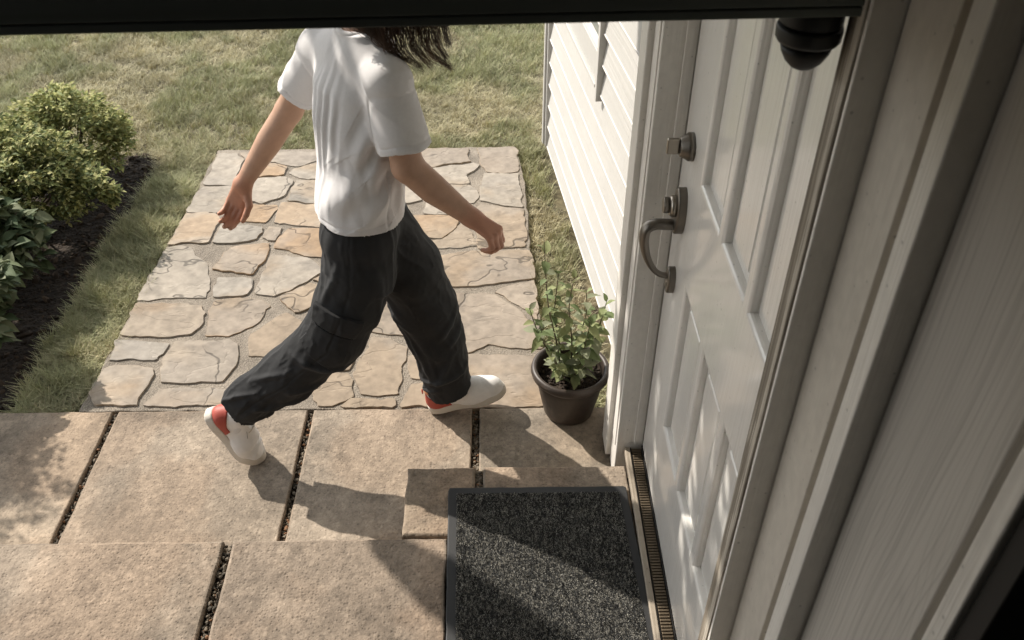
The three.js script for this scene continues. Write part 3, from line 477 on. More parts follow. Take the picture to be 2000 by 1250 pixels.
// ---------------------------------------------------------------- doormat
{
  const t = thing('doormat', 'charcoal flecked doormat with black rubber border in front of the door', 'doormat', [0.128, 0.150, -1.40]);
  // slightly skewed rectangle as in a mat nudged by feet
  const c = [[-0.289, -0.427], [0.265, -0.428], [0.302, 0.40], [-0.268, 0.40]];
  const inset = (d) => [[c[0][0] + d, c[0][1] + d], [c[1][0] - d, c[1][1] + d], [c[2][0] - d, c[2][1] - d], [c[3][0] + d, c[3][1] - d]];
  const rub = std({ color: lin(0.022, 0.023, 0.024), roughness: 0.6 });
  const shp = P => { const q = []; for (let i = 0; i < 4; i++) { const a = P[i], b = P[(i + 1) % 4]; for (let k = 0; k < 6; k++) q.push([lerp(a[0], b[0], (k + 0.04) / 6.0), lerp(a[1], b[1], (k + 0.04) / 6.0)]); q.push([lerp(a[0], b[0], 0.985), lerp(a[1], b[1], 0.985)]); } return q; };
  const g = stoneSlab(shp(c), 0.009, 0.003, 0.002, 0.03, false, 3); part('rubber_border', g, rub, t).position.y = 0.011;
  const inn = inset(0.026);
  const pileTex = colourTex(512, 512, (u, v) => { const k = pn(u * 128, v * 64, 128, 64, 1001) * 0.6 + pn(u * 256, v * 140, 256, 140, 1003) * 0.4; const m = sstep(0.5, 0.75, k); return [lerp(0.02, 0.16, m), lerp(0.021, 0.155, m), lerp(0.021, 0.135, m)]; }, 1 / 0.4);
  part('pile_backing', stoneSlab(shp(inn), 0.006, 0.001, 0.001, 0.03, false, 4), std({ map: pileTex, roughness: 1 }), t).position.y = 0.0135;
  setSeed(4242);
  const bl = new THREE.BufferGeometry(); bl.setAttribute('position', new THREE.Float32BufferAttribute([-1, 0, 0, 1, 0, 0, 0.7, 1, 0.5, -0.7, 1, 0.5], 3)); bl.setIndex([0, 1, 2, 0, 2, 3]); bl.computeVertexNormals();
  const N = 70000, im = new THREE.InstancedMesh(bl, std({ roughness: 1, side: THREE.DoubleSide }), N), o = new THREE.Object3D(), col = new THREE.Color();
  for (let i = 0; i < N; i++) {
    const u = rnd(), v = rnd(), x0 = lerp(inn[0][0], inn[3][0], v), x1 = lerp(inn[1][0], inn[2][0], v), x = lerp(x0, x1, u), z = lerp(inn[0][1], inn[3][1], v);
    o.position.set(x, 0.0128, z); o.rotation.set(rr_(-0.7, 0.7), rr_(0, 6.28), rr_(-0.5, 0.5)); o.scale.set(rr_(0.0006, 0.0012), rr_(0.0025, 0.0042), 0.002); o.updateMatrix(); im.setMatrixAt(i, o.matrix);
    const n = n3(x * 260, z * 70, 1.7) * 0.5 + rnd() * 0.5, m = sstep(0.42, 0.74, n); im.setColorAt(i, col.setRGB(lerp(0.014, 0.62, m), lerp(0.0145, 0.595, m), lerp(0.0145, 0.53, m)));
  }
  im.name = 'pile_fibres'; im.userData.kind = 'stuff'; im.castShadow = im.receiveShadow = true; t.add(im);
}

// ---------------------------------------------------------------- flower pot and plant
{
  const t = thing('flower_pot', 'round dark brown plastic flower pot standing beside the door casing', 'flower pot', [0.252, 0.0, -2.330]);
  const mp = std({ map: colourTex(512, 256, (u, v) => { const a = fbm(u, v, 8, 6, 5, 1101), b = fbm(u, v, 60, 40, 3, 1111), w = sstep(0.55, 0.72, a), k = 0.85 + (b - 0.5) * 0.5; return [lerp(0.055, 0.10, w) * k, lerp(0.040, 0.078, w) * k, lerp(0.031, 0.062, w) * k]; }), roughness: 0.48 });
  const lat = p => new THREE.LatheGeometry(p.map(q => new THREE.Vector2(...q)), 64);
  part('pot_body', lat([[0, 0.003], [0.080, 0.003], [0.087, 0.006], [0.090, 0.012], [0.096, 0.04], [0.108, 0.10], [0.118, 0.15], [0.124, 0.182], [0.116, 0.182], [0.110, 0.15], [0.09, 0.02], [0, 0.02]]), mp, t);
  part('rim', lat([[0.115, 0.172], [0.128, 0.176], [0.137, 0.186], [0.1405, 0.198], [0.138, 0.209], [0.131, 0.215], [0.123, 0.2145], [0.118, 0.207], [0.115, 0.19], [0.115, 0.172]]), mp, t);
  const sg = new THREE.CircleGeometry(0.1135, 48); sg.rotateX(-Math.PI / 2); part('soil', metreUV(sg), mSoil, t).position.y = 0.166;
  setSeed(55); const im = new THREE.InstancedMesh(new THREE.IcosahedronGeometry(1, 0), std({ roughness: 1 }), 700), o = new THREE.Object3D(), c = new THREE.Color();
  for (let i = 0; i < 700; i++) { const r = 0.110 * Math.sqrt(rnd()), a = rnd() * 6.28, s = 0.001 + 0.006 * rnd() ** 3; o.position.set(r * Math.cos(a), 0.1665 + 0.004 * n3(r * 40, a * 3, 1), r * Math.sin(a)); o.rotation.set(a * 3, a * 7, a); o.scale.set(s * rr_(0.8, 2), s, s); o.updateMatrix(); im.setMatrixAt(i, o.matrix); const k = rr_(0.4, 2.2); im.setColorAt(i, c.setRGB(0.035 * k, 0.025 * k, 0.018 * k)); }
  im.name = 'soil_crumbs'; im.userData.kind = 'stuff'; im.castShadow = im.receiveShadow = true; t.add(im);
}
function leafGeo(len, wid, fold, droop, n = 4) {              // folded, drooping leaf along +z, base at origin
  const p = [], ix = [];
  for (let i = 0; i <= n; i++) { const t = i / n, w = wid * Math.sin(Math.PI * Math.pow(t, 0.75)) * 0.5 + 0.0002, y = -droop * t * t * len, z = t * len; p.push(-w, y + w * fold, z, 0, y, z, w, y + w * fold, z); }
  for (let i = 0; i < n; i++) { const b = i * 3; ix.push(b, b + 4, b + 1, b, b + 3, b + 4, b + 1, b + 5, b + 2, b + 1, b + 4, b + 5); }
  const g = new THREE.BufferGeometry(); g.setAttribute('position', new THREE.Float32BufferAttribute(p, 3)); g.setIndex(ix); g.computeVertexNormals(); return g;
}
const leafMat = (r, g, b, rough = 0.5) => new THREE.MeshPhysicalMaterial({ color: lin(r, g, b), roughness: Math.max(rough, 0.7), specularIntensity: 0.35, side: THREE.DoubleSide, transmission: 0.25, thickness: 0 });
const tube = (pts, r0, r1, seg = 10, rad = 6) => {
  const cv = new THREE.CatmullRomCurve3(pts), g = new THREE.TubeGeometry(cv, seg, 1, rad), p = g.attributes.position;
  for (let i = 0; i <= seg; i++) { const c = cv.getPointAt(i / seg), k = lerp(r0, r1, i / seg); for (let j = 0; j <= rad; j++) { const q = i * (rad + 1) + j; p.setXYZ(q, c.x + (p.getX(q) - c.x) * k, c.y + (p.getY(q) - c.y) * k, c.z + (p.getZ(q) - c.z) * k); } }
  g.computeVertexNormals(); g.userData = { cv }; return g;
};
{
  const t = thing('potted_plant', 'leafy young plant with upright thin stems growing in the brown pot', 'plant', [0.252, 0.166, -2.330]);
  setSeed(777);
  const mats = [leafMat(0.24, 0.28, 0.13), leafMat(0.17, 0.22, 0.10), leafMat(0.30, 0.33, 0.16), leafMat(0.26, 0.28, 0.18)];
  const lg = [leafGeo(0.052, 0.033, 0.35, 0.25), leafGeo(0.038, 0.026, 0.3, 0.15), leafGeo(0.060, 0.030, 0.4, 0.4), leafGeo(0.030, 0.017, 0.3, 0.1)];
  const stem = std({ color: lin(0.10, 0.075, 0.045), roughness: 0.8 }), stemG = std({ color: lin(0.13, 0.14, 0.07), roughness: 0.8 });
  const stems = [[[-0.03, 0, 0.02], [-0.05, 0.14, 0.0], [-0.085, 0.30, -0.03], [-0.102, 0.52, -0.10]], [[-0.02, 0, 0.03], [-0.06, 0.10, 0.03], [-0.115, 0.20, 0.01], [-0.15, 0.31, 0.0]], [[0.0, 0, 0.0], [0.0, 0.15, -0.01], [-0.015, 0.30, -0.02], [0.0, 0.41, -0.04]],
    [[0.045, 0, 0.0], [0.060, 0.09, 0.0], [0.085, 0.20, 0.0], [0.108, 0.34, 0.0]], [[0.0, 0, 0.03], [0.03, 0.10, 0.04], [0.045, 0.20, 0.03], [0.055, 0.27, 0.02]], [[-0.035, 0, -0.02], [-0.04, 0.12, -0.03], [-0.06, 0.24, -0.05], [-0.05, 0.40, -0.08]], [[0.02, 0, -0.02], [0.03, 0.14, -0.04], [0.05, 0.25, -0.06], [0.045, 0.33, -0.07]],
    [[-0.02, 0, 0.03], [-0.04, 0.07, 0.055], [-0.055, 0.12, 0.075], [-0.06, 0.15, 0.09]], [[0.01, 0, 0.02], [0.02, 0.06, 0.05], [0.03, 0.10, 0.07], [0.04, 0.13, 0.085]]];
  stems.forEach((s, i) => {
    const g = tube(s.map(p => V(...p)), i === 3 ? 0.008 : 0.0035, 0.0012, 14), cv = g.userData.cv; g.userData = {};
    part('stem', g, i === 3 ? stemG : stem, t);
    const n = i > 6 ? 10 : 25;
    for (let k = 0; k < n; k++) {
      const u = lerp(0.12, 1, Math.pow((k + 0.5) / n, 1.15)), p = cv.getPointAt(clamp(u)), a = k * 2.4 + i + rr_(-0.4, 0.4), top = u > 0.9;
      if (i === 0 && u > 0.62 && rnd() < 0.65) continue;
      const m = part('leaf', lg[top ? (rnd() < 0.5 ? 1 : 3) : Math.floor(rr_(0, 2.99))], mats[Math.floor(rr_(0, 3.99))], t);
      m.position.copy(p); m.rotation.order = 'YXZ'; m.rotation.set(top ? rr_(-1.2, -0.5) : rr_(-0.6, 0.35), a, rr_(-0.4, 0.4)); m.scale.setScalar(rr_(0.75, 1.2));
    }
  });
}

// ---------------------------------------------------------------- shrubs in the bed
function shrub(label, [x, z], rx, h, rz, n, leaf, cols, sd, big) {
  const t = thing('shrub', label, 'shrub', [x, -0.03, z], 'shrubs in the planting bed');
  setSeed(sd);
  const br = [], tips = [];
  for (let i = 0; i < 16; i++) { const a = rnd() * 6.28, q = rr_(0.4, 0.95), e = V(Math.cos(a) * rx * q, h * rr_(0.5, 0.92), Math.sin(a) * rz * q); br.push(tube([V(rr_(-0.03, 0.03), 0, rr_(-0.03, 0.03)), V(e.x * 0.4, e.y * 0.5, e.z * 0.4), e], 0.008, 0.002, 6, 5)); }
  br.forEach(g => { g.userData = {}; });
  part('branches', mergeGeometries(br), std({ color: lin(0.07, 0.05, 0.035), roughness: 0.9 }), t);
  // clump centres on an uneven dome
  const clumps = []; const nc = big ? 64 : 170;
  for (let i = 0; i < nc; i++) { const a = rnd() * 6.283, el = Math.asin(rr_(-0.25, 1)), k = rr_(0.58, 1.0) * (0.78 + 0.45 * n3(Math.cos(a) * 2 + sd, el * 2, Math.sin(a) * 2)); clumps.push([Math.cos(a) * Math.cos(el) * rx * k, h * 0.45 + Math.sin(el) * h * 0.55 * k, Math.sin(a) * Math.cos(el) * rz * k, rr_(0.5, 1.25)]); }
  const im = new THREE.InstancedMesh(leaf, new THREE.MeshPhysicalMaterial({ roughness: 0.8, specularIntensity: 0.35, side: THREE.DoubleSide, transmission: 0.25, thickness: 0 }), n), o = new THREE.Object3D(), c = new THREE.Color();
  o.rotation.order = 'YXZ';
  const cr = big ? 0.075 : 0.060, singles = [];
  for (let i = 0; i < n; i++) {
    const q = clumps[i % nc], a = rnd() * 6.283, b = Math.acos(rr_(-1, 1)), r = cr * q[3] * Math.cbrt(rnd());
    const px = q[0] + r * Math.sin(b) * Math.cos(a), py = Math.max(0.03, q[1] + r * Math.cos(b)), pz = q[2] + r * Math.sin(b) * Math.sin(a);
    o.position.set(px, py, pz); const out = Math.atan2(px, pz);
    o.rotation.set(rr_(-0.9, 0.5), out + rr_(-1.3, 1.3), rr_(-0.6, 0.6)); o.scale.setScalar(rr_(0.65, 1.2)); o.updateMatrix();
    const m = cols[Math.floor(rnd() * cols.length)], k = rr_(0.8, 1.2); c.setRGB(m[0] * k, m[1] * k, m[2] * k);
    im.setMatrixAt(i, o.matrix); im.setColorAt(i, c);
    if (big && px > rx * 0.15 && Math.hypot(px / rx, (py - h * 0.4) / (h * 0.6), pz / rz) > 0.85 && singles.length < 140) singles.push([o.matrix.clone(), m]);
  }
  im.name = 'foliage'; im.userData.kind = 'stuff'; im.castShadow = im.receiveShadow = true; t.add(im);
  if (big) {
    const ms = cols.map(m => leafMat(...m, 0.45));
    for (const [mx, m] of singles) { const l = part('leaf', leaf, ms[cols.indexOf(m)], t); mx.decompose(l.position, l.quaternion, l.scale); l.position.multiplyScalar(1.03); l.scale.multiplyScalar(1.12); }
  }
  return t;
}
const small = leafGeo(0.030, 0.016, 0.3, 0.15, 2), broad = leafGeo(0.062, 0.038, 0.35, 0.35, 4), tiny = leafGeo(0.030, 0.015, 0.3, 0.1, 2);
const yel = [[0.40, 0.40, 0.15], [0.29, 0.32, 0.12], [0.46, 0.44, 0.20], [0.20, 0.23, 0.09]], dk = [[0.10, 0.135, 0.065], [0.14, 0.17, 0.085], [0.085, 0.12, 0.06], [0.19, 0.21, 0.12]];
shrub('small yellow-green shrub farthest back at the end of the bed', [-2.17, -4.10], 0.29, 0.44, 0.28, 16000, small, yel, 11);
shrub('rounded yellow-green shrub in the middle of the row, the widest', [-2.25, -3.60], 0.40, 0.47, 0.34, 26000, small, yel.concat([[0.11, 0.14, 0.055]]), 12);
shrub('dark broad-leaved shrub in front of the yellow-green ones', [-2.27, -3.10], 0.32, 0.45, 0.24, 2200, broad, dk, 13, true);
shrub('dark broad-leaved shrub nearest the concrete slabs', [-2.13, -2.66], 0.28, 0.50, 0.19, 1900, broad, dk, 14, true);
shrub('tall dense shrub at the left end of the bed, by the slabs', [-2.52, -2.72], 0.27, 1.10, 0.26, 9000, tiny, dk, 15);

// ---------------------------------------------------------------- grass
{
  setSeed(2024);
  const tuft = (nb, hgt, spread, wid) => {
    const p = [], ix = [], nm = [];
    for (let b = 0; b < nb; b++) {
      const a = rnd() * 6.283, h = hgt * rr_(0.5, 1.15), lean = rr_(0.2, 1.1) * h, x = rr_(-spread, spread), z = rr_(-spread, spread), dx = Math.cos(a), dz = Math.sin(a), w = wid * rr_(0.7, 1.3), i0 = p.length / 3;
      for (let k = 0; k <= 2; k++) { const t = k / 2, q = w * (1 - t * 0.75), cx = x + dx * lean * t * t, cz = z + dz * lean * t * t, y = h * (t - 0.18 * t * t); p.push(cx - dz * q, y, cz + dx * q, cx + dz * q, y, cz - dx * q); nm.push(dx * 0.3, 0.9, dz * 0.3, dx * 0.3, 0.9, dz * 0.3); }
      for (let k = 0; k < 2; k++) { const q = i0 + k * 2; ix.push(q, q + 1, q + 3, q, q + 3, q + 2); }
    }
    const g = new THREE.BufferGeometry(); g.setAttribute('position', new THREE.Float32BufferAttribute(p, 3)); g.setIndex(ix); g.computeVertexNormals(); return g;
  };
  const kinds = [tuft(11, 0.055, 0.018, 0.0014), tuft(9, 0.042, 0.020, 0.0013), tuft(12, 0.058, 0.017, 0.0015)];
  const spots_ = [[], [], []];
  const inPath = (x, z) => x > -1.535 + 0.012 * (n3(z * 22, 1, 2) - 0.5) && x < lerp(0.19, 0.11, clamp((-2.35 - z) / 2)) && z > -4.37 && z < -2.3;
  const bedEdge = z => -1.81 + 0.05 * (n3(z * 9, 4, 4) - 0.5);
  const inBed = (x, z) => x < bedEdge(z) && z > -4.33 + 0.05 * n3(x * 9, 0, 7) && z < -2.3;
  const sidingX = z => 0.288 + 0.107 * (z + 4.335);
  const put = (x, z, near) => {
    if (z > -2.352 || inPath(x, z) || inBed(x, z)) return;
    if (z > -4.4 && x > sidingX(z) - 0.03) return;
    const dry = sstep(0.50, 0.66, n3(x * 1.7 + 9, z * 1.7, 5) * 0.65 + n3(x * 6, z * 6, 9) * 0.35);
    let bare = 0;
    if (z > -4.6 && x > 0) bare = sstep(0.12, 0.0, sidingX(z) - x) * 0.75 + 0.25 * dry;                // trodden strip along the siding
    if (x < -1.4 && z < -4.2 && z > -4.75 && x > -2.1) bare = 0.5;
    if (rnd() < bare) return;
    const edge = inPath(x + 0.03, z) || inPath(x - 0.03, z) || inPath(x, z + 0.04);
    const k = (near && x < -1.4 && rnd() < 0.5) ? 2 : rnd() < 0.5 ? 0 : 1;
    spots_[k].push([x, z, Math.max(dry, edge ? 0.55 * rnd() : 0), near ? 1 : lerp(0.9, 1.3, clamp((-z - 4.5) / 4)), bare]);
  };
  for (let i = 0; i < 5200; i++) put(rr_(-1.88, -1.515), rr_(-4.5, -2.34), true);                        // strip by the path
  for (let i = 0; i < 2600; i++) put(rr_(0.05, 0.50), rr_(-4.5, -2.34), true);                           // strip by the siding
  for (let i = 0; i < 64000; i++) { const z = -4.3 - 3.6 * Math.pow(rnd(), 1.0); put(rr_(-0.70, 0.46) * (-z) * 1.08, z, false); }
  for (let i = 0; i < 22000; i++) { const z = rr_(-13, -2.3); put(rr_(-9, 7), z, false); }
  const G = structure('grass', 'mown lawn grass with dry straw-coloured patches'); G.userData.kind = 'stuff'; G.userData.category = 'grass';
  const o = new THREE.Object3D(), c = new THREE.Color();
  kinds.forEach((g, k) => {
    const L = spots_[k], im = new THREE.InstancedMesh(g, std({ roughness: 0.75, side: THREE.DoubleSide }), L.length);
    L.forEach(([x, z, dry, s, bare], i) => {
      o.position.set(x, -0.046, z); o.rotation.set(rr_(-0.15, 0.15), rnd() * 6.283, rr_(-0.15, 0.15)); const cl = 0.55 + 0.9 * n3(x * 13, z * 13, 6.1); o.scale.set(s, s * cl * rr_(0.75, 1.2) * (1 - 0.3 * dry), s); o.updateMatrix(); im.setMatrixAt(i, o.matrix);
      const r = rnd(), str = clamp(dry * 0.7 + (r < 0.22 ? 0.7 : 0) + bare * 0.4), b = rr_(0.75, 1.25) * (0.82 + 0.4 * n3(x * 5, z * 5, 2.2));
      im.setColorAt(i, c.setRGB(lerp(0.34, 0.50, str) * b, lerp(0.345, 0.44, str) * b, lerp(0.185, 0.28, str) * b));
    });
    im.name = 'grass_tufts'; im.userData.kind = 'stuff'; im.castShadow = im.receiveShadow = true; G.add(im);
  });
}

// ---------------------------------------------------------------- unseen vine added along the roof edge: its gaps let flecks of sun reach the door
{
  const t = thing('added_fleck_vine', 'unseen leafy vine added along the roof edge to fleck the door with sun', 'vine', [-1.5, 2.70, -2.3]);
  setSeed(909);
  const st = []; for (let k = 0; k < 9; k++) { const x0 = -0.34 + k * 0.085; st.push(tube([V(x0, 0, 1.35), V(x0 + rr_(-0.1, 0.1), 0.03, 0.5), V(x0 + rr_(-0.1, 0.1), 0.0, -0.4), V(x0 + rr_(-0.1, 0.1), 0.02, -1.45)], 0.008, 0.004, 16, 5)); }
  st.forEach(g => { g.userData = {}; }); part('stems', mergeGeometries(st), std({ color: lin(0.09, 0.07, 0.05), roughness: 0.9 }), t);
  const N = 1900, im = new THREE.InstancedMesh(leafGeo(0.085, 0.065, 0.25, 0.3, 3), new THREE.MeshPhysicalMaterial({ roughness: 0.8, side: THREE.DoubleSide, transmission: 0.15, thickness: 0 }), N), o = new THREE.Object3D(), c = new THREE.Color();
  o.rotation.order = 'YXZ';
  for (let i = 0; i < N; i++) { let x, z; do { x = rr_(-0.37, 0.36); z = rr_(-1.5, 1.4); } while (n3(x * 7, z * 7, 3.3) < 0.45 && rnd() < 0.95); o.position.set(x, rr_(-0.02, 0.12), z); o.rotation.set(rr_(-0.5, 0.9), rnd() * 6.283, rr_(-0.5, 0.5)); o.scale.setScalar(rr_(0.7, 1.2)); o.updateMatrix(); im.setMatrixAt(i, o.matrix); const k = rr_(0.7, 1.2); im.setColorAt(i, c.setRGB(0.08 * k, 0.12 * k, 0.05 * k)); }
  im.name = 'foliage'; im.userData.kind = 'stuff'; im.castShadow = im.receiveShadow = true; t.add(im);
}
// ---------------------------------------------------------------- the person
{
  const B = [-0.44, 0, -2.24];
  const P = thing('person', 'person in white t-shirt and charcoal cargo trousers striding past the door', 'person', B);
  const add = (name, g, m, parent = P) => { g.translate(-B[0], -B[1], -B[2]); return part(name, g, m, parent); };
  const tint = (g, fn) => { const p = g.attributes.position, n = g.attributes.normal, c = new Float32Array(p.count * 3); for (let i = 0; i < p.count; i++) { const q = fn(p.getX(i), p.getY(i), p.getZ(i), n.getX(i), n.getY(i), n.getZ(i)); c[i * 3] = q[0]; c[i * 3 + 1] = q[1]; c[i * 3 + 2] = q[2]; } g.setAttribute('color', new THREE.BufferAttribute(c, 3)); return g; };
  const vn = (a, b) => { const d = [b[0] - a[0], b[1] - a[1], b[2] - a[2]], l = Math.hypot(...d); return d.map(x => x / l); };
  const fb3 = (x, y, z) => 0.6 * n3(x, y, z) + 0.4 * n3(x * 2.1 + 5, y * 2.1, z * 2.1 + 3);
  const ridge = v => { const r = 1 - Math.abs(2 * v - 1); return r * r; };

  // joints
  const LS = [-0.494, 1.338, -2.42], LE = [-0.622, 1.125, -2.47], LW = [-0.804, 0.878, -2.46];
  const RS = [-0.272, 1.366, -2.132], RE = [-0.240, 1.138, -2.10], RW = [-0.076, 0.959, -2.13];
  const NB = [-0.345, 1.425, -2.27], HC = [-0.262, 1.600, -2.27];

  // ---- trousers
  const bl = [[-0.408, 0.850, -2.180, 0.104], [-0.416, 0.753, -2.165, 0.100], [-0.457, 0.645, -2.15, 0.097], [-0.512, 0.530, -2.135, 0.091], [-0.673, 0.386, -2.12, 0.078], [-0.811, 0.289, -2.11, 0.067], [-0.905, 0.203, -2.11, 0.063]];
  const fl = [[-0.380, 0.830, -2.315, 0.104], [-0.288, 0.640, -2.34, 0.100], [-0.246, 0.468, -2.36, 0.098], [-0.214, 0.330, -2.36, 0.086], [-0.198, 0.222, -2.355, 0.081], [-0.176, 0.040, -2.35, 0.084]];
  const chain = (c, x, y, z, k) => { let d = 9; for (let i = 0; i < c.length - 1; i++) d = smin(d, cone(x, y, z, c[i], c[i + 1], c[i][3], c[i + 1][3]), k); return d; };
  const bHem = [-0.856, 0.249, -2.11], bN = vn([-0.811, 0.289, -2.11], [-0.905, 0.203, -2.11]);
  const trBase = (x, y, z) => {
    const a = chain(bl, x, y, z, 0.03), b = chain(fl, x, y, z, 0.03);
    let d = smin(a, b, 0.035);
    d = smin(d, cone(x, y, z, [-0.405, 0.88, -2.19], [-0.40, 0.88, -2.31], 0.104, 0.104), 0.03);
    d = smin(d, cone(x, y, z, [-0.40, 1.00, -2.20], [-0.395, 1.00, -2.30], 0.085, 0.085), 0.04);
    return [d, a, b];
  };
  // folds are long ridges on the cloth: [leg, t along the leg, angle, dt, dangle, width, height]
  const ax = (c, x, y, z) => {                                // station along a chain and angle round it
    let best = 9, s = 0, off = null, L = 0;
    for (let i = 0; i < c.length - 1; i++) {
      const a = c[i], b = c[i + 1], dx = b[0] - a[0], dy = b[1] - a[1], dz = b[2] - a[2], l = Math.hypot(dx, dy, dz), px = x - a[0], py = y - a[1], pz = z - a[2], h = clamp((px * dx + py * dy + pz * dz) / (l * l));
      const ox = px - dx * h, oy = py - dy * h, oz = pz - dz * h, q = Math.hypot(ox, oy, oz);
      if (q < best) { best = q; s = L + h * l; off = [ox, oy, oz, dx / l, dy / l]; }
      L += l;
    }
    const perp = off[0] * off[4] - off[1] * off[3];            // side in the plane of the stride
    return [s, Math.atan2(perp, off[2])];                      // 0 = facing +z, the viewer's side
  };
  const fold = (s, a, L) => { let d = 0; for (const [s0, a0, s1, a1, w, h] of L) { const t = clamp(((s - s0) * (s1 - s0) + (a - a0) * 0.1 * (a1 - a0) * 0.1) / ((s1 - s0) ** 2 + ((a1 - a0) * 0.1) ** 2)); const ds = s - lerp(s0, s1, t), da = (a - lerp(a0, a1, t)) * 0.1, q = Math.hypot(ds, da) / w; if (q < 2.5) d += h * Math.exp(-q * q) * (0.35 + 0.65 * Math.sin(Math.PI * clamp(t, 0.06, 0.94))); } return d; };
  const bFold = [[0.40, -0.9, 0.46, 0.9, 0.012, 0.012], [0.36, -1.3, 0.42, -0.2, 0.010, 0.011], [0.46, -1.4, 0.56, -0.2, 0.011, 0.013], [0.52, -1.2, 0.66, -0.5, 0.012, 0.014], [0.60, -1.6, 0.70, -0.1, 0.011, 0.013], [0.68, -1.6, 0.76, -0.6, 0.010, 0.013], [0.76, -1.5, 0.80, 0.0, 0.008, 0.008], [0.50, 0.4, 0.66, 1.1, 0.012, 0.010], [0.66, 0.5, 0.80, 1.2, 0.010, 0.010],
    [0.06, -0.6, 0.24, -1.2, 0.010, 0.008], [0.04, 0.5, 0.22, 0.9, 0.012, 0.008], [0.10, -1.7, 0.12, -0.7, 0.008, 0.007]];
  const fFold = [[0.16, 1.5, 0.36, 0.9, 0.014, 0.012], [0.30, 1.7, 0.42, 0.6, 0.010, 0.012], [0.34, 1.4, 0.62, 1.0, 0.010, 0.011], [0.42, 0.9, 0.66, 0.5, 0.010, 0.010], [0.40, -1.3, 0.48, -0.3, 0.012, 0.013], [0.46, -1.6, 0.52, -0.6, 0.010, 0.012], [0.56, -0.6, 0.70, 0.4, 0.011, 0.009], [0.64, -1.3, 0.69, 1.6, 0.010, 0.012], [0.71, 0.2, 0.74, 1.6, 0.009, 0.010], [0.05, 0.3, 0.26, 1.2, 0.010, 0.008], [0.05, 0.9, 0.2, 1.6, 0.010, 0.008]];
  const trousers0 = (x, y, z) => {
    let [d, a, b] = trBase(x, y, z);
    if (Math.abs(d) < 0.06) {
      const back = a < b, [s, an] = ax(back ? bl : fl, x, y, z);
      d -= fold(s, an, back ? bFold : fFold) * sstep(0.0, 0.03, Math.abs(a - b) + 0.01);
      d -= 0.007 * (ridge(fb3(an * 1.3 + 7, s * 7 + an * 1.1, back ? 1.5 : 8.5)) - 0.35);
      d -= 0.003 * (ridge(fb3(an * 3 + 2, s * 22, 4.5)) - 0.35);
      d += 0.0025 * Math.exp(-(((an - 0.12) * 0.1 / 0.0035) ** 2));                                       // outer side seam
    }
    return d;
  };
  const hemCut = (x, y, z, e) => Math.max((x - bHem[0]) * bN[0] + (y - bHem[1]) * bN[1] + (z - bHem[2]) * bN[2] - e, -9);
  const inFront = (x, y, z) => chain(fl, x, y, z, 0.03) < chain(bl, x, y, z, 0.03);
  const trousers = (x, y, z) => {
    let d = trousers0(x, y, z);
    const fr = inFront(x, y, z);
    const fh = 0.094 + 0.10 * (x + 0.174) - y + 0.006 * Math.sin(x * 40 + z * 30);                     // front hem plane
    const cut = fr ? fh : hemCut(x, y, z, 0);
    const core = d + 0.011;
    d = Math.max(d, cut);
    const dep = fr ? (cut > -0.05 ? 1 : 0) : (cut > -0.05 ? 1 : 0);
    if (dep) d = Math.max(d, -Math.max(core, -(cut + 0.045)));
    return Math.max(d, y - 1.04);
  };
  const mCloth = std({ vertexColors: true, roughness: 0.9, side: THREE.DoubleSide });
  mCloth.bumpMap = null;
  const denim = (x, y, z) => { const w = n3(x * 9, y * 9, z * 9), f = n3(x * 160, y * 160, z * 160), k = (0.75 + 0.55 * w) * (0.88 + 0.24 * f); return [0.0165 * k, 0.0172 * k, 0.0185 * k]; };
  const tg = nets(trousers, [-0.98, 0.03, -2.50], [-0.09, 1.06, -2.00], 0.0065);
  // worn, paler ridges where the cloth has rubbed
  tint(tg, (x, y, z) => { const c = denim(x, y, z), [d0] = trBase(x, y, z), w = sstep(0.003, 0.016, d0) * 0.9 * n3(x * 14, y * 14, z * 14 + 4); return c.map(v => v * (1 + 2.2 * w)); });
  const tr = add('trousers', tg, mCloth);
  // cargo pockets follow the cloth
  const pocket = (c, s0, s1, a0, a1, off, legBack) => (x, y, z) => { const d = trousers0(x, y, z); if (d > 0.05) return d; const [s, a] = ax(c, x, y, z); const q = Math.max(s0 - s, s - s1, (a0 - a) * 0.1, (a - a1) * 0.1); return Math.max(d - off, q, -d - 0.006); };
  const pk = (name, f, mn, mx) => add(name, tint(nets(f, mn, mx, 0.005), denim), mCloth, tr);
  // children of the trousers sit in the same frame as the trousers
  pk('cargo_pocket', pocket(bl, 0.275, 0.40, -0.45, 1.0, 0.0075), [-0.66, 0.36, -2.16], [-0.33, 0.74, -1.99]);
  pk('pocket_flap', pocket(bl, 0.205, 0.272, -0.50, 1.05, 0.0115), [-0.62, 0.52, -2.16], [-0.30, 0.80, -1.99]);
  pk('cargo_pocket', pocket(fl, 0.13, 0.29, 0.55, 1.55, 0.010), [-0.30, 0.45, -2.40], [-0.10, 0.75, -2.18]);

  // ---- t-shirt
  const T = [[0.86, -0.404, -2.235, 0.180, 0.137, 6], [0.95, -0.402, -2.238, 0.169, 0.129, 10], [1.08, -0.388, -2.248, 0.156, 0.117, 22], [1.20, -0.382, -2.255, 0.152, 0.114, 33], [1.30, -0.376, -2.262, 0.142, 0.104, 37], [1.38, -0.362, -2.266, 0.112, 0.082, 37], [1.44, -0.352, -2.27, 0.075, 0.062, 37]];
  const at = y => { let i = 0; while (i < T.length - 2 && y > T[i + 1][0]) i++; const t = sstep(0, 1, clamp((y - T[i][0]) / (T[i + 1][0] - T[i][0]))) * 0.4 + 0.6 * clamp((y - T[i][0]) / (T[i + 1][0] - T[i][0])); return T[i].map((v, k) => lerp(v, T[i + 1][k], t)); };
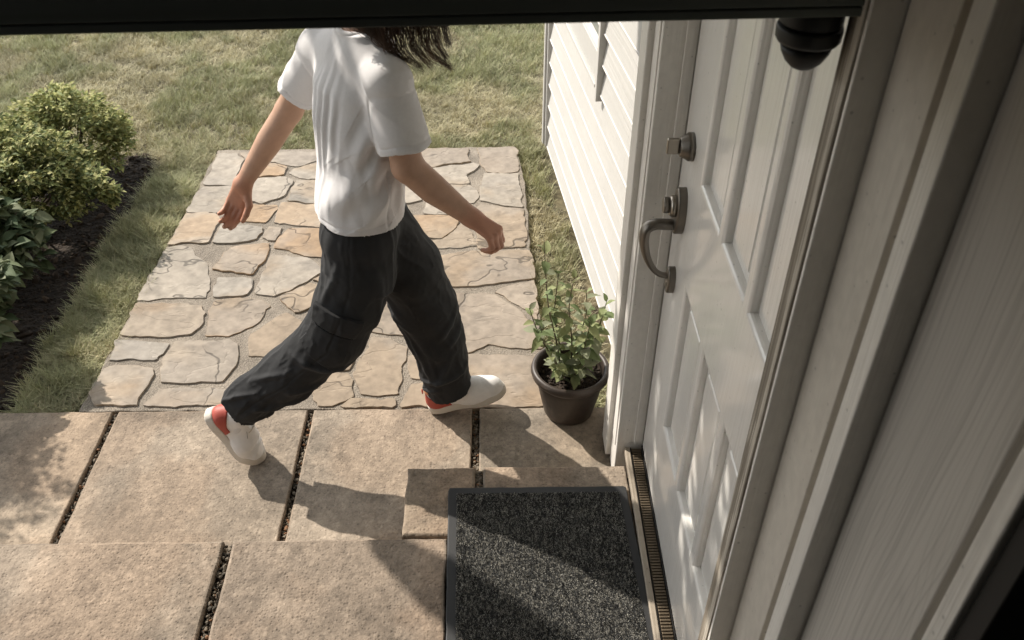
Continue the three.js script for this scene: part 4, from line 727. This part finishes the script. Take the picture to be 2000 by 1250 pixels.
  const torso = (x, y, z, sh) => { const [, cx, cz, a, b, yaw] = at(y), r = yaw * Math.PI / 180, ux = x - cx, uz = z - cz, l = ux * Math.sin(r) + uz * Math.cos(r), d = ux * Math.cos(r) - uz * Math.sin(r); const A = a - sh, Bb = b - sh, q = Math.pow(Math.pow(Math.abs(l / A), 2.3) + Math.pow(Math.abs(d / Bb), 2.3), 1 / 2.3); return Math.max((q - 1) * Bb * 0.85, (y - 1.45)); };
  const Lse = [-0.583, 1.190, -2.452], Rse = [-0.2385, 1.195, -2.097];
  const sleeveL = (x, y, z) => cone(x, y, z, [-0.482, 1.340, -2.41], [-0.612, 1.142, -2.465], 0.060, 0.066);
  const sleeveR = (x, y, z) => cone(x, y, z, [-0.278, 1.356, -2.140], [-0.232, 1.130, -2.090], 0.060, 0.075);
  const nL = vn([-0.482, 1.340, -2.41], [-0.612, 1.142, -2.465]), nR = vn([-0.262, 1.372, -2.125], [-0.225, 1.14, -2.090]);
  const clipL = (x, y, z) => (x - Lse[0]) * nL[0] + (y - Lse[1]) * nL[1] + (z - Lse[2]) * nL[2] + 0.003 * Math.sin(z * 60 + x * 40), clipR = (x, y, z) => (x - Rse[0]) * nR[0] + (y - Rse[1]) * nR[1] + (z - Rse[2]) * nR[2] + 0.003 * Math.sin(x * 50 + z * 30);
  const hollow = (s, c) => { let r = Math.max(s, c); if (c > -0.05) r = Math.max(r, -Math.max(s + 0.0095, -(c + 0.04))); return r; };
  const shirtFolds = [[-0.75, 1.36, -0.95, 1.06, 0.09, 0.006], [-1.15, 1.33, -1.2, 1.04, 0.10, 0.006], [-0.40, 1.33, -0.58, 1.14, 0.09, 0.0055], [-1.42, 1.30, -1.35, 1.08, 0.08, 0.006],
    [0.45, 1.26, -0.05, 1.13, 0.09, 0.009], [0.75, 1.20, 0.2, 1.05, 0.10, 0.010], [0.3, 1.09, -0.5, 1.01, 0.12, 0.009], [0.85, 1.07, 0.1, 0.98, 0.11, 0.010], [-0.9, 0.985, -0.2, 1.06, 0.12, 0.006], [-1.3, 1.05, -0.8, 0.985, 0.11, 0.005], [1.1, 0.98, 0.8, 1.10, 0.10, 0.008]];
  const shirt0 = (x, y, z) => {
    let d = torso(x, y, z, 0);
    d = smin(d, cone(x, y, z, [-0.385, 1.385, -2.31], LS, 0.055, 0.056), 0.05);
    d = smin(d, cone(x, y, z, [-0.318, 1.392, -2.22], RS, 0.052, 0.050), 0.05);
    const tor = d, sl = sleeveL(x, y, z), sr = sleeveR(x, y, z), wr = 0.005 * (ridge(fb3(x * 9 + y * 10, y * 6, z * 11)) - 0.4);
    d = smin(d, hollow(sl - wr, clipL(x, y, z)), 0.028); d = smin(d, hollow(sr - wr, clipR(x, y, z)), 0.028);
    if (Math.abs(d) < 0.05) {
      const [, cx, cz] = at(y), th = Math.atan2(x - cx, z - cz), onT = sstep(-0.02, 0.03, Math.min(sl, sr) - tor);
      let f = 0;
      for (const [t0, y0, t1, y1, w, h] of shirtFolds) { const t = clamp(((y - y0) * (y1 - y0) * 9 + (th - t0) * (t1 - t0)) / ((y1 - y0) ** 2 * 9 + (t1 - t0) ** 2)), q = Math.hypot((th - lerp(t0, t1, t)), (y - lerp(y0, y1, t)) * 3) / w; if (q < 2.6) f += h * (Math.exp(-q * q) - 0.45 * Math.exp(-(q - 1.7) * (q - 1.7) * 1.4)) * Math.sin(Math.PI * clamp(t, 0.08, 0.92)); }
      d -= f * onT * 0.9;
      d -= 0.006 * (fb3(th * 1.6 + y * 2.5 + 3, y * 5.1, 2.2) - 0.5) * onT;
      for (const c of [clipL(x, y, z), clipR(x, y, z)]) if (c > -0.04) d += 0.002 * Math.exp(-(((c + 0.021) / 0.003) ** 2)) * (1 - onT);
      d += 0.0018 * Math.exp(-(((th - 0.62) * 0.12 / 0.003) ** 2)) * onT * sstep(1.2, 1.1, y);            // side seam
      // sleeve seam: a narrow welt where the sleeve is set in
      const sm = Math.abs(Math.min(sl, sr) - tor + 0.012); d += 0.0022 * Math.exp(-((sm / 0.0035) ** 2)) * sstep(1.18, 1.24, y);
      d += 0.0016 * Math.exp(-(((y - 0.953) / 0.003) ** 2)) * onT;                                     // hem stitching
    }
    return d;
  };
  const shirt = (x, y, z) => {
    const d0 = shirt0(x, y, z);
    const cy = 0.930 + 0.008 * Math.sin((x + z) * 9) + 0.002 * Math.sin(x * 31) - y;
    let d = Math.max(d0, cy); const core = d0 + 0.010;
    if (-cy < 0.06 && y < 0.98) d = Math.max(d, -Math.max(core, -cy - 0.055));
    // neck opening
    const nk = cone(x, y, z, [-0.353, 1.400, -2.272], [-0.325, 1.52, -2.27], 0.058, 0.060);
    return Math.max(d, -Math.max(nk, 1.408 - y));
  };
  const mShirt = new THREE.MeshPhysicalMaterial({ vertexColors: true, roughness: 0.92, side: THREE.DoubleSide, sheen: 0.25, sheenRoughness: 0.6, sheenColor: lin(0.6, 0.58, 0.56) });
  const white = (x, y, z) => { const f = n3(x * 230, y * 230, z * 230), g = n3(x * 30, y * 30, z * 30), k = 0.95 + 0.06 * f + 0.03 * (g - 0.5); return [0.765 * k, 0.75 * k, 0.75 * k]; };
  const shG = tint(nets(shirt, [-0.70, 0.86, -2.56], [-0.12, 1.48, -2.00], 0.0045), white);
  const sh = add('t_shirt', shG, mShirt);
  // ribbed collar
  {
    const pts = []; for (let i = 0; i < 40; i++) { const a = i / 40 * 6.2832, x = -0.350 + 0.058 * Math.cos(a), z = -2.271 + 0.062 * Math.sin(a); let y = 1.40; while (y < 1.47 && shirt0(x, y, z) < -0.001) y += 0.001; pts.push(V(x, Math.min(y, 1.452) + 0.001, z)); }
    const g = new THREE.TubeGeometry(new THREE.CatmullRomCurve3(pts, true), 80, 0.0075, 10, true); add('collar', tint(g, white), mShirt, sh);
  }

  // ---- body: head, neck, arms, hands, trunk and legs in one skin
  const mul = (a, k) => a.map(v => v * k), sum = (...v) => [0, 1, 2].map(i => v.reduce((s, q) => s + q[i], 0)), unit = a => mul(a, 1 / Math.hypot(...a)), crs = (a, b) => [a[1] * b[2] - a[2] * b[1], a[2] * b[0] - a[0] * b[2], a[0] * b[1] - a[1] * b[0]];
  function handPrims(w, d, t, curl, spread, thumb) {           // wrist, direction, thumb side; n = dorsal side
    d = unit(d); t = unit(sum(t, mul(d, -(t[0] * d[0] + t[1] * d[1] + t[2] * d[2])))); let n = thumb.flip ? crs(t, d) : crs(d, t);
    const pr = [], at_ = (a, b, c) => sum(w, mul(d, a), mul(t, b), mul(n, c));
    const pal = [[0.026, 0.082, 0.011], [0.009, 0.086, 0.0115], [-0.009, 0.083, 0.011], [-0.026, 0.075, 0.0095]];
    pal.forEach(([b, l, r], i) => pr.push([at_(0.0, b * 0.45, 0), at_(l, b, 0.003), 0.0165, r, 0]));
    const len = [[0.040, 0.025, 0.020], [0.044, 0.029, 0.021], [0.041, 0.027, 0.020], [0.033, 0.020, 0.018]], rad = [0.0094, 0.0097, 0.0092, 0.0082];
    pal.forEach(([b, l, r], i) => {
      let p = at_(l, b, 0.003), ang = 0; const sp = spread * (1.5 - i);
      for (let k = 0; k < 3; k++) {
        ang += curl[i][k]; const dir = unit(sum(mul(d, Math.cos(ang)), mul(n, -Math.sin(ang)), mul(t, sp * Math.cos(ang))));
        const q = sum(p, mul(dir, len[i][k])); pr.push([p, q, rad[i] * (1.05 - k * 0.09), rad[i] * (0.97 - k * 0.1), i + 1]); p = q;
      }
    });
    let p = at_(0.018, 0.022, -0.006); const td = [thumb.a, thumb.b, thumb.c], tl = [0.040, 0.031, 0.024];
    for (let k = 0; k < 3; k++) { const dir = unit(sum(mul(d, td[k][0]), mul(t, td[k][1]), mul(n, td[k][2]))), q = sum(p, mul(dir, tl[k])); pr.push([p, q, [0.0155, 0.0108, 0.0098][k], [0.0112, 0.0100, 0.0082][k], k ? 6 : 0]); p = q; }
    return pr;
  }
  const handF = (pr, arm) => (x, y, z) => { const g = [9, 9, 9, 9, 9, 9, 9]; for (const q of pr) { const d = cone(x, y, z, q[0], q[1], q[2], q[3]); g[q[4]] = smin(g[q[4]], d, q[4] ? 0.004 : 0.012); } let d = smin(g[0], arm(x, y, z), 0.018); for (let i = 1; i < 7; i++) d = smin(d, g[i], 0.006); return d; };
  const foreL = (x, y, z) => Math.min(cone(x, y, z, LE, [-0.70, 1.02, -2.468], 0.040, 0.0395), cone(x, y, z, [-0.70, 1.02, -2.468], LW, 0.0395, 0.0245));
  const foreR = (x, y, z) => Math.min(cone(x, y, z, RE, [-0.175, 1.062, -2.11], 0.042, 0.0415), cone(x, y, z, [-0.175, 1.062, -2.11], RW, 0.0415, 0.0265));
  // right hand: back of the hand up and forward, fingers curled down; left hand: palm to the viewer, fingers hanging
  const RH = handPrims(RW, [0.80, -0.50, 0.33], [0.45, 0.05, -0.9], [[0.85, 0.85, 0.5], [0.85, 0.95, 0.55], [0.85, 1.0, 0.6], [0.80, 1.0, 0.6]], 0.03, { flip: false, a: [0.7, 0.45, -0.55], b: [0.8, 0.05, -0.6], c: [0.8, -0.1, -0.6] });
  const LH = handPrims(LW, [-0.42, -0.90, 0.06], [0.85, -0.35, 0.25], [[0.45, 0.6, 0.45], [0.55, 0.7, 0.5], [0.6, 0.7, 0.5], [0.6, 0.65, 0.5]], -0.015, { flip: true, a: [0.72, 0.62, -0.35], b: [0.95, 0.1, -0.3], c: [0.98, -0.1, -0.2] });
  const upL = (x, y, z) => cone(x, y, z, LS, LE, 0.046, 0.040), upR = (x, y, z) => cone(x, y, z, RS, RE, 0.048, 0.043);
  const ell = (x, y, z, c, r) => { const a = (x - c[0]) / r[0], b = (y - c[1]) / r[1], e = (z - c[2]) / r[2], k = Math.hypot(a, b, e); return (k - 1) * Math.min(...r); };
  const hd = (a, b, c) => [HC[0] + a, HC[1] + b, HC[2] + c];
  const head = (x, y, z) => {
    let d = ell(x, y, z, hd(-0.012, 0.018, 0), [0.096, 0.098, 0.076]);
    d = smin(d, ell(x, y, z, hd(0.030, -0.035, 0), [0.062, 0.078, 0.058]), 0.03);
    d = smin(d, cone(x, y, z, hd(0.058, -0.098, -0.008), hd(0.058, -0.098, 0.008), 0.022, 0.022), 0.03);        // chin
    d = smin(d, cone(x, y, z, hd(0.086, -0.002, 0), hd(0.106, -0.036, 0), 0.008, 0.012), 0.010);                // nose
    d = smin(d, cone(x, y, z, hd(0.084, -0.066, -0.014), hd(0.084, -0.066, 0.014), 0.009, 0.009), 0.008);        // lips
    for (const s of [-1, 1]) { d = Math.max(d, -(ell(x, y, z, hd(0.094, 0.004, s * 0.031), [0.018, 0.012, 0.018]))); d = smin(d, ell(x, y, z, hd(-0.008, -0.012, s * 0.076), [0.018, 0.030, 0.010]), 0.008); d = smin(d, ell(x, y, z, hd(0.079, 0.004, s * 0.031), [0.013, 0.012, 0.013]), 0.003); }
    return d;
  };
  const body0 = (x, y, z) => {
    let d = torso(x, y, z, y < 0.98 ? 0.062 : lerp(0.062, 0.022, clamp((y - 0.98) / 0.1)));
    d = Math.max(d, 0.84 - y);
    d = smin(d, cone(x, y, z, NB, [-0.300, 1.535, -2.27], 0.052, 0.050), 0.03);
    d = smin(d, head(x, y, z), 0.02);
    d = smin(d, upL(x, y, z), 0.03); d = smin(d, upR(x, y, z), 0.03); d = smin(d, foreL(x, y, z), 0.012); d = smin(d, foreR(x, y, z), 0.012);
    let l = smin(cone(x, y, z, [-0.408, 0.84, -2.19], [-0.505, 0.52, -2.135], 0.062, 0.050), cone(x, y, z, [-0.505, 0.52, -2.135], [-0.868, 0.235, -2.11], 0.052, 0.034), 0.02);
    l = smin(l, cone(x, y, z, [-0.868, 0.235, -2.11], [-0.885, 0.14, -2.11], 0.033, 0.03), 0.02);
    l = smin(l, smin(cone(x, y, z, [-0.375, 0.82, -2.31], [-0.240, 0.46, -2.36], 0.062, 0.050), cone(x, y, z, [-0.240, 0.46, -2.36], [-0.192, 0.115, -2.35], 0.052, 0.034), 0.02), 0.02);
    l = smin(l, cone(x, y, z, [-0.192, 0.10, -2.35], [-0.12, 0.07, -2.352], 0.030, 0.024), 0.02);
    return smin(d, l, 0.03);
  };
  const cutL = (x, y, z) => (x - LW[0]) * -0.593 + (y - LW[1]) * -0.805, cutR = (x, y, z) => (x - RW[0]) * 0.67 + (y - RW[1]) * -0.73;
  const mSkin = new THREE.MeshPhysicalMaterial({ vertexColors: true, roughness: 0.52, sheen: 0.2, sheenRoughness: 0.5, sheenColor: lin(0.5, 0.3, 0.2) });
  const skin = (x, y, z) => { const a = n3(x * 45, y * 45, z * 45), f = n3(x * 300, y * 300, z * 300), k = 0.9 + 0.16 * a + 0.1 * (f - 0.5), hl = sstep(0.08, 0.0, Math.hypot(x - LW[0] + 0.04, y - LW[1] + 0.06, z - LW[2]) - 0.07), hr = sstep(0.08, 0.0, Math.hypot(x - RW[0] - 0.05, y - RW[1] + 0.05, z - RW[2]) - 0.06), r = Math.max(hl, hr); return [0.52 * k, lerp(0.315, 0.255, r) * k, lerp(0.215, 0.165, r) * k]; };
  const parts = [
    nets((x, y, z) => Math.max(body0(x, y, z), cutL(x, y, z) + 0.02, (x > -0.2 && y < 1.2) ? cutR(x, y, z) + 0.02 : -9), [-0.92, 0.02, -2.54], [-0.04, 1.76, -2.03], 0.0075),
    nets((x, y, z) => Math.max(handF(LH, foreL)(x, y, z), -cutL(x, y, z) - 0.05), [-0.97, 0.64, -2.56], [-0.70, 0.98, -2.34], 0.003),
    nets((x, y, z) => Math.max(handF(RH, foreR)(x, y, z), -cutR(x, y, z) - 0.05), [-0.18, 0.76, -2.26], [0.11, 1.07, -1.98], 0.003),
  ];
  add('body', tint(mergeGeometries(parts), skin), mSkin);
  for (const s of [-1, 1]) { const g = new THREE.SphereGeometry(0.0115, 20, 14); g.translate(...hd(0.0835, 0.004, s * 0.031)); add('eye', g, std({ color: lin(0.10, 0.06, 0.04), roughness: 0.15 })); }

  // ---- hair: cap and loose locks that swing forward
  {
    setSeed(606);
    const cap = nets((x, y, z) => { let d = ell(x, y, z, hd(-0.016, 0.022, 0), [0.112, 0.113, 0.092]); d = smin(d, cone(x, y, z, hd(-0.06, -0.01, -0.03), hd(-0.075, -0.115, -0.02), 0.055, 0.030), 0.04); d = smin(d, cone(x, y, z, hd(-0.06, -0.01, 0.03), hd(-0.065, -0.120, 0.04), 0.055, 0.030), 0.04); d = smin(d, cone(x, y, z, hd(-0.01, 0.02, 0.07), hd(0.01, -0.115, 0.085), 0.030, 0.022), 0.03); d = smin(d, cone(x, y, z, hd(-0.01, 0.02, -0.07), hd(0.01, -0.11, -0.085), 0.030, 0.022), 0.03); const face = ell(x, y, z, hd(0.105, -0.03, 0), [0.085, 0.105, 0.066]); d = Math.max(d, -face); const th = Math.atan2(z - HC[2], x - HC[0]); return d - 0.003 * Math.sin(th * 38 + y * 25) - 0.002 * n3(th * 14, y * 6, 1); }, [-0.43, 1.40, -2.42], [-0.10, 1.76, -2.12], 0.005);
    const locks = [cap]; cap.deleteAttribute('uv');
    // each lock is a sheaf of fine strands: root, bend, end, tip
    const sheaf = [
      [[-0.345, 1.56, -2.20], [-0.365, 1.50, -2.19], [-0.345, 1.482, -2.175], [-0.32, 1.474, -2.165], 0.016],
      [[-0.33, 1.57, -2.19], [-0.335, 1.50, -2.175], [-0.312, 1.475, -2.165], [-0.28, 1.458, -2.155], 0.018],
      [[-0.31, 1.57, -2.19], [-0.305, 1.49, -2.17], [-0.285, 1.455, -2.16], [-0.25, 1.432, -2.15], 0.020],
      [[-0.29, 1.58, -2.18], [-0.275, 1.48, -2.165], [-0.26, 1.43, -2.16], [-0.225, 1.40, -2.15], 0.020],
      [[-0.27, 1.58, -2.18], [-0.245, 1.48, -2.165], [-0.235, 1.42, -2.165], [-0.19, 1.378, -2.16], 0.018],
      [[-0.25, 1.58, -2.18], [-0.215, 1.49, -2.165], [-0.205, 1.43, -2.165], [-0.165, 1.385, -2.16], 0.017],
      [[-0.23, 1.58, -2.18], [-0.185, 1.49, -2.17], [-0.175, 1.425, -2.17], [-0.115, 1.375, -2.17], 0.016],
      [[-0.22, 1.57, -2.18], [-0.160, 1.50, -2.17], [-0.150, 1.44, -2.175], [-0.125, 1.395, -2.18], 0.015],
      [[-0.21, 1.56, -2.18], [-0.140, 1.51, -2.175], [-0.128, 1.46, -2.18], [-0.120, 1.43, -2.185], 0.012],
      [[-0.34, 1.56, -2.34], [-0.345, 1.48, -2.36], [-0.33, 1.44, -2.37], [-0.30, 1.42, -2.37], 0.022],
      [[-0.28, 1.57, -2.35], [-0.26, 1.48, -2.37], [-0.24, 1.43, -2.37], [-0.20, 1.40, -2.37], 0.022],
      [[-0.22, 1.56, -2.35], [-0.18, 1.49, -2.37], [-0.16, 1.44, -2.37], [-0.13, 1.41, -2.37], 0.018]];
    for (const [a, b, c, d, w] of sheaf) for (let k = 0; k < 72; k++) {
      const ox = rr_(-1, 1), oz = rr_(-1, 1), oy = rr_(-0.012, 0.02), cl = 0.10 + 0.35 * rnd() * rnd(), wv = rr_(-0.006, 0.006);
      const f = (q, m) => V(q[0] + ox * w * m, q[1] + oy * m, q[2] + oz * w * m * 0.8);
      const fly = rnd() < 0.08 ? 2.2 : 1, g = tube([f(a, 1.2), f(b, 1.0).add(V(wv, 0, wv)), f(c, 0.75).add(V(-wv * 1.2, 0, wv)), f(d, cl * fly).add(V(rr_(-0.010, 0.008), rr_(-0.006, 0.014), 0))], rr_(0.0006, 0.0013), 0.0002, 14, 4); g.userData = {}; g.deleteAttribute('uv'); locks.push(g);
    }
    const hg = mergeGeometries(locks.map(g => { const q = g.index ? g.toNonIndexed() : g; return q; }));
    add('hair', tint(hg, (x, y, z) => { const k = 0.6 + 0.9 * n3(x * 60, y * 8, z * 60), w = sstep(1.50, 1.36, y) * n3(x * 40, 2, z * 40); return [lerp(0.05, 0.22, w) * k, lerp(0.028, 0.115, w) * k, lerp(0.017, 0.055, w) * k]; }), std({ vertexColors: true, roughness: 0.42 }));
  }

  // ---- shoes
  const upper = (x, y, z) => {
    z /= 0.95;
    let d = cone(x, y, z, [0.044, 0.045, 0], [0.050, 0.090, 0], 0.0325, 0.035);
    d = smin(d, cone(x, y, z, [0.046, 0.040, 0], [0.170, 0.038, 0.002], 0.033, 0.036), 0.02);
    d = smin(d, cone(x, y, z, [0.078, 0.088, 0], [0.195, 0.046, 0], 0.031, 0.026), 0.035);
    d = smin(d, cone(x, y, z, [0.165, 0.034, -0.009], [0.232, 0.028, -0.005], 0.035, 0.032), 0.04);
    d = smin(d, cone(x, y, z, [0.165, 0.034, 0.010], [0.232, 0.028, 0.008], 0.035, 0.032), 0.04);
    // stitched toe cap and vamp edge as shallow steps
    d += 0.0012 * Math.exp(-(((x - 0.205 - 0.5 * z * z / 0.04) / 0.0022) ** 2)) * sstep(0.03, 0.04, y);
    const open = cone(x, y, z, [0.052, 0.115, 0], [0.098, 0.122, 0], 0.028, 0.026);
    return Math.max(d, 0.020 - y, -open);
  };
  const sole2 = (() => { const q = []; const c = new THREE.CatmullRomCurve3([V(0.004, 0, 0), V(0.012, 0, 0.024), V(0.045, 0, 0.036), V(0.10, 0, 0.035), V(0.165, 0, 0.045), V(0.215, 0, 0.049), V(0.258, 0, 0.036), V(0.279, 0, 0.004), V(0.262, 0, -0.032), V(0.215, 0, -0.046), V(0.165, 0, -0.043), V(0.10, 0, -0.034), V(0.045, 0, -0.036), V(0.012, 0, -0.024)], true); return c.getPoints(90).slice(0, 90).map(p => new THREE.Vector2(p.x, p.z)); })();
  function shoe(place, bend) {
    const mW = std({ vertexColors: true, roughness: 0.55 }), mS = std({ color: lin(0.62, 0.57, 0.50), roughness: 0.7 }), mR = std({ color: lin(0.40, 0.065, 0.042), roughness: 0.55 }), mPeach = std({ color: lin(0.66, 0.30, 0.16), roughness: 0.6 });
    const warp = g => { const p = g.attributes.position; for (let i = 0; i < p.count; i++) { const v = V(p.getX(i), p.getY(i), p.getZ(i)); bend(v); place(v); p.setXYZ(i, v.x, v.y, v.z); } if (g.index === null && !g.userData.flat) { g.deleteAttribute('normal'); g.deleteAttribute('uv'); g = mergeVertices(g, 1e-5); } g.computeVertexNormals(); return g; };
    const wh = (x, y, z) => { const k = 0.96 + 0.08 * n3(x * 120, y * 120, z * 120); return [0.80 * k, 0.78 * k, 0.755 * k]; };
    const up = add('shoe', tint(warp(nets(upper, [-0.01, 0.01, -0.07], [0.29, 0.14, 0.07], 0.004)), wh), mW);
    const sg = new THREE.ExtrudeGeometry(new THREE.Shape(sole2), { depth: 0.020, bevelEnabled: true, bevelThickness: 0.004, bevelSize: 0.004, bevelOffset: -0.002, bevelSegments: 3, steps: 2 });
    // subdivide along the length so that the sole can flex
    const cut = nets((x, y, z) => { let best = 9, ins = false; const n = sole2.length; for (let i = 0, j = n - 1; i < n; j = i++) { const a = sole2[i], b = sole2[j]; if ((a.y > z) !== (b.y > z) && x < (b.x - a.x) * (z - a.y) / (b.y - a.y) + a.x) ins = !ins; const dx = b.x - a.x, dz = b.y - a.y, h = clamp(((x - a.x) * dx + (z - a.y) * dz) / (dx * dx + dz * dz)); best = Math.min(best, Math.hypot(x - a.x - dx * h, z - a.y - dz * h)); } const d = ins ? -best : best, qy = Math.abs(y - 0.015) - 0.015; return Math.hypot(Math.max(d + 0.004, 0), Math.max(qy + 0.004, 0)) + Math.min(Math.max(d + 0.004, qy + 0.004), 0) - 0.004; }, [-0.012, -0.01, -0.062], [0.292, 0.042, 0.062], 0.004);
    add('sole', warp(cut), mS, up);
    const shell = (reg, off) => nets((x, y, z) => { const d = upper(x, y, z); return Math.max(d - off, -d - 0.004, reg(x, y, z), 0.026 - y); }, [-0.012, 0.01, -0.06], [0.14, 0.14, 0.06], 0.003);
    add('heel_patch', warp(shell((x, y) => Math.max(x - (y < 0.05 ? 0.092 - (y - 0.026) * 0.35 : lerp(0.066, 0.018, clamp((y - 0.05) / 0.03))), y - 0.092) * 0.8, 0.003)), mR, up);
    add('heel_tab', warp(shell((x, y) => Math.max(x - 0.030, y - 0.122, 0.092 - y), 0.0045)), mPeach, up);
    const em = new THREE.TorusGeometry(0.0075, 0.0016, 8, 24); em.rotateY(Math.PI / 2); em.translate(0.0065, 0.094, 0.004); add('emblem', warp(mergeVertices(em)), mR, up);
    for (let k = 0; k < 4; k++) { const x = 0.118 + k * 0.021, y = 0.103 - k * 0.0125, g = tube([V(x, y - 0.012, -0.024), V(x - 0.003, y + 0.001, -0.010), V(x - 0.003, y + 0.001, 0.010), V(x, y - 0.012, 0.024)], 0.0028, 0.0028, 10, 6); g.userData = {}; add('lace', warp(g), mS, up); }
    // row of eyelets on each side
    for (const s of [-1, 1]) { const g = tube([V(0.108, 0.092, s * 0.029), V(0.145, 0.073, s * 0.032), V(0.183, 0.056, s * 0.036), V(0.190, 0.040, s * 0.046), V(0.190, 0.030, s * 0.047)], 0.0011, 0.0011, 24, 5); g.userData = {}; add('seam', warp(g), std({ color: lin(0.35, 0.33, 0.31), roughness: 0.8 }), up); }
    return up;
  }
  // white socks between hem and shoe
  for (const [a, b] of [[[-0.815, 0.285, -2.11], [-0.882, 0.150, -2.11]], [[-0.188, 0.170, -2.35], [-0.196, 0.075, -2.349]]]) {
    const g = nets((x, y, z) => cone(x, y, z, a, b, 0.041, 0.037), [Math.min(a[0], b[0]) - 0.05, Math.min(a[1], b[1]) - 0.05, -2.41], [Math.max(a[0], b[0]) + 0.05, Math.max(a[1], b[1]) + 0.05, -2.05], 0.005); add('sock', g, std({ color: lin(0.7, 0.68, 0.66), roughness: 0.95 }));
  }
  // front foot: heel strike, toe lifted
  { const pt = 0.225, yw = 0.10, cp = Math.cos(pt), sp = Math.sin(pt), cy = Math.cos(yw), sy = Math.sin(yw);
    shoe(v => { v.multiplyScalar(1.07); const x = v.x * cp - v.y * sp, y = v.x * sp + v.y * cp, z = v.z; v.set(-0.262 + x * cy + z * sy, y + 0.001, -2.333 - x * sy + z * cy); }, v => { const t = sstep(0.16, 0.26, v.x); v.y += 0.006 * t - 0.02 * Math.max(0, v.x - 0.1) * 0.6; }); }
  // rear foot: pushing off from the toe
  { const p1 = 0.50, p2 = 1.16;
    const bendAt = s => { let x = 0, y = 0; const n = 24, h = s / n; return null; };
    const N = 140, X = new Float32Array(N + 1), Y = new Float32Array(N + 1), A = new Float32Array(N + 1);   // spine from toe back to heel
    { let x = 0, y = 0; const h = 0.285 / N; for (let i = 0; i <= N; i++) { const s = i * h, a = lerp(p1 * sstep(0, 0.05, s) , p2, sstep(0.05, 0.125, s)); A[i] = a; X[i] = x; Y[i] = y; x -= Math.cos(a) * h; y += Math.sin(a) * h; } }
    shoe(v => { v.multiplyScalar(1.08); v.x += -0.806; v.y += 0.001; v.z += -2.11; }, v => { const s = clamp((0.281 - v.x) / 0.285) * N, i = Math.min(N, Math.round(s)), a = A[i], ex = (0.281 - v.x) - i * 0.285 / N; const yy = v.y; v.x = X[i] - Math.cos(a) * ex + Math.sin(a) * yy; v.y = Y[i] + Math.sin(a) * ex + Math.cos(a) * yy; }); }
}
// ---------------------------------------------------------------- finish
renderer.render(scene, camera);
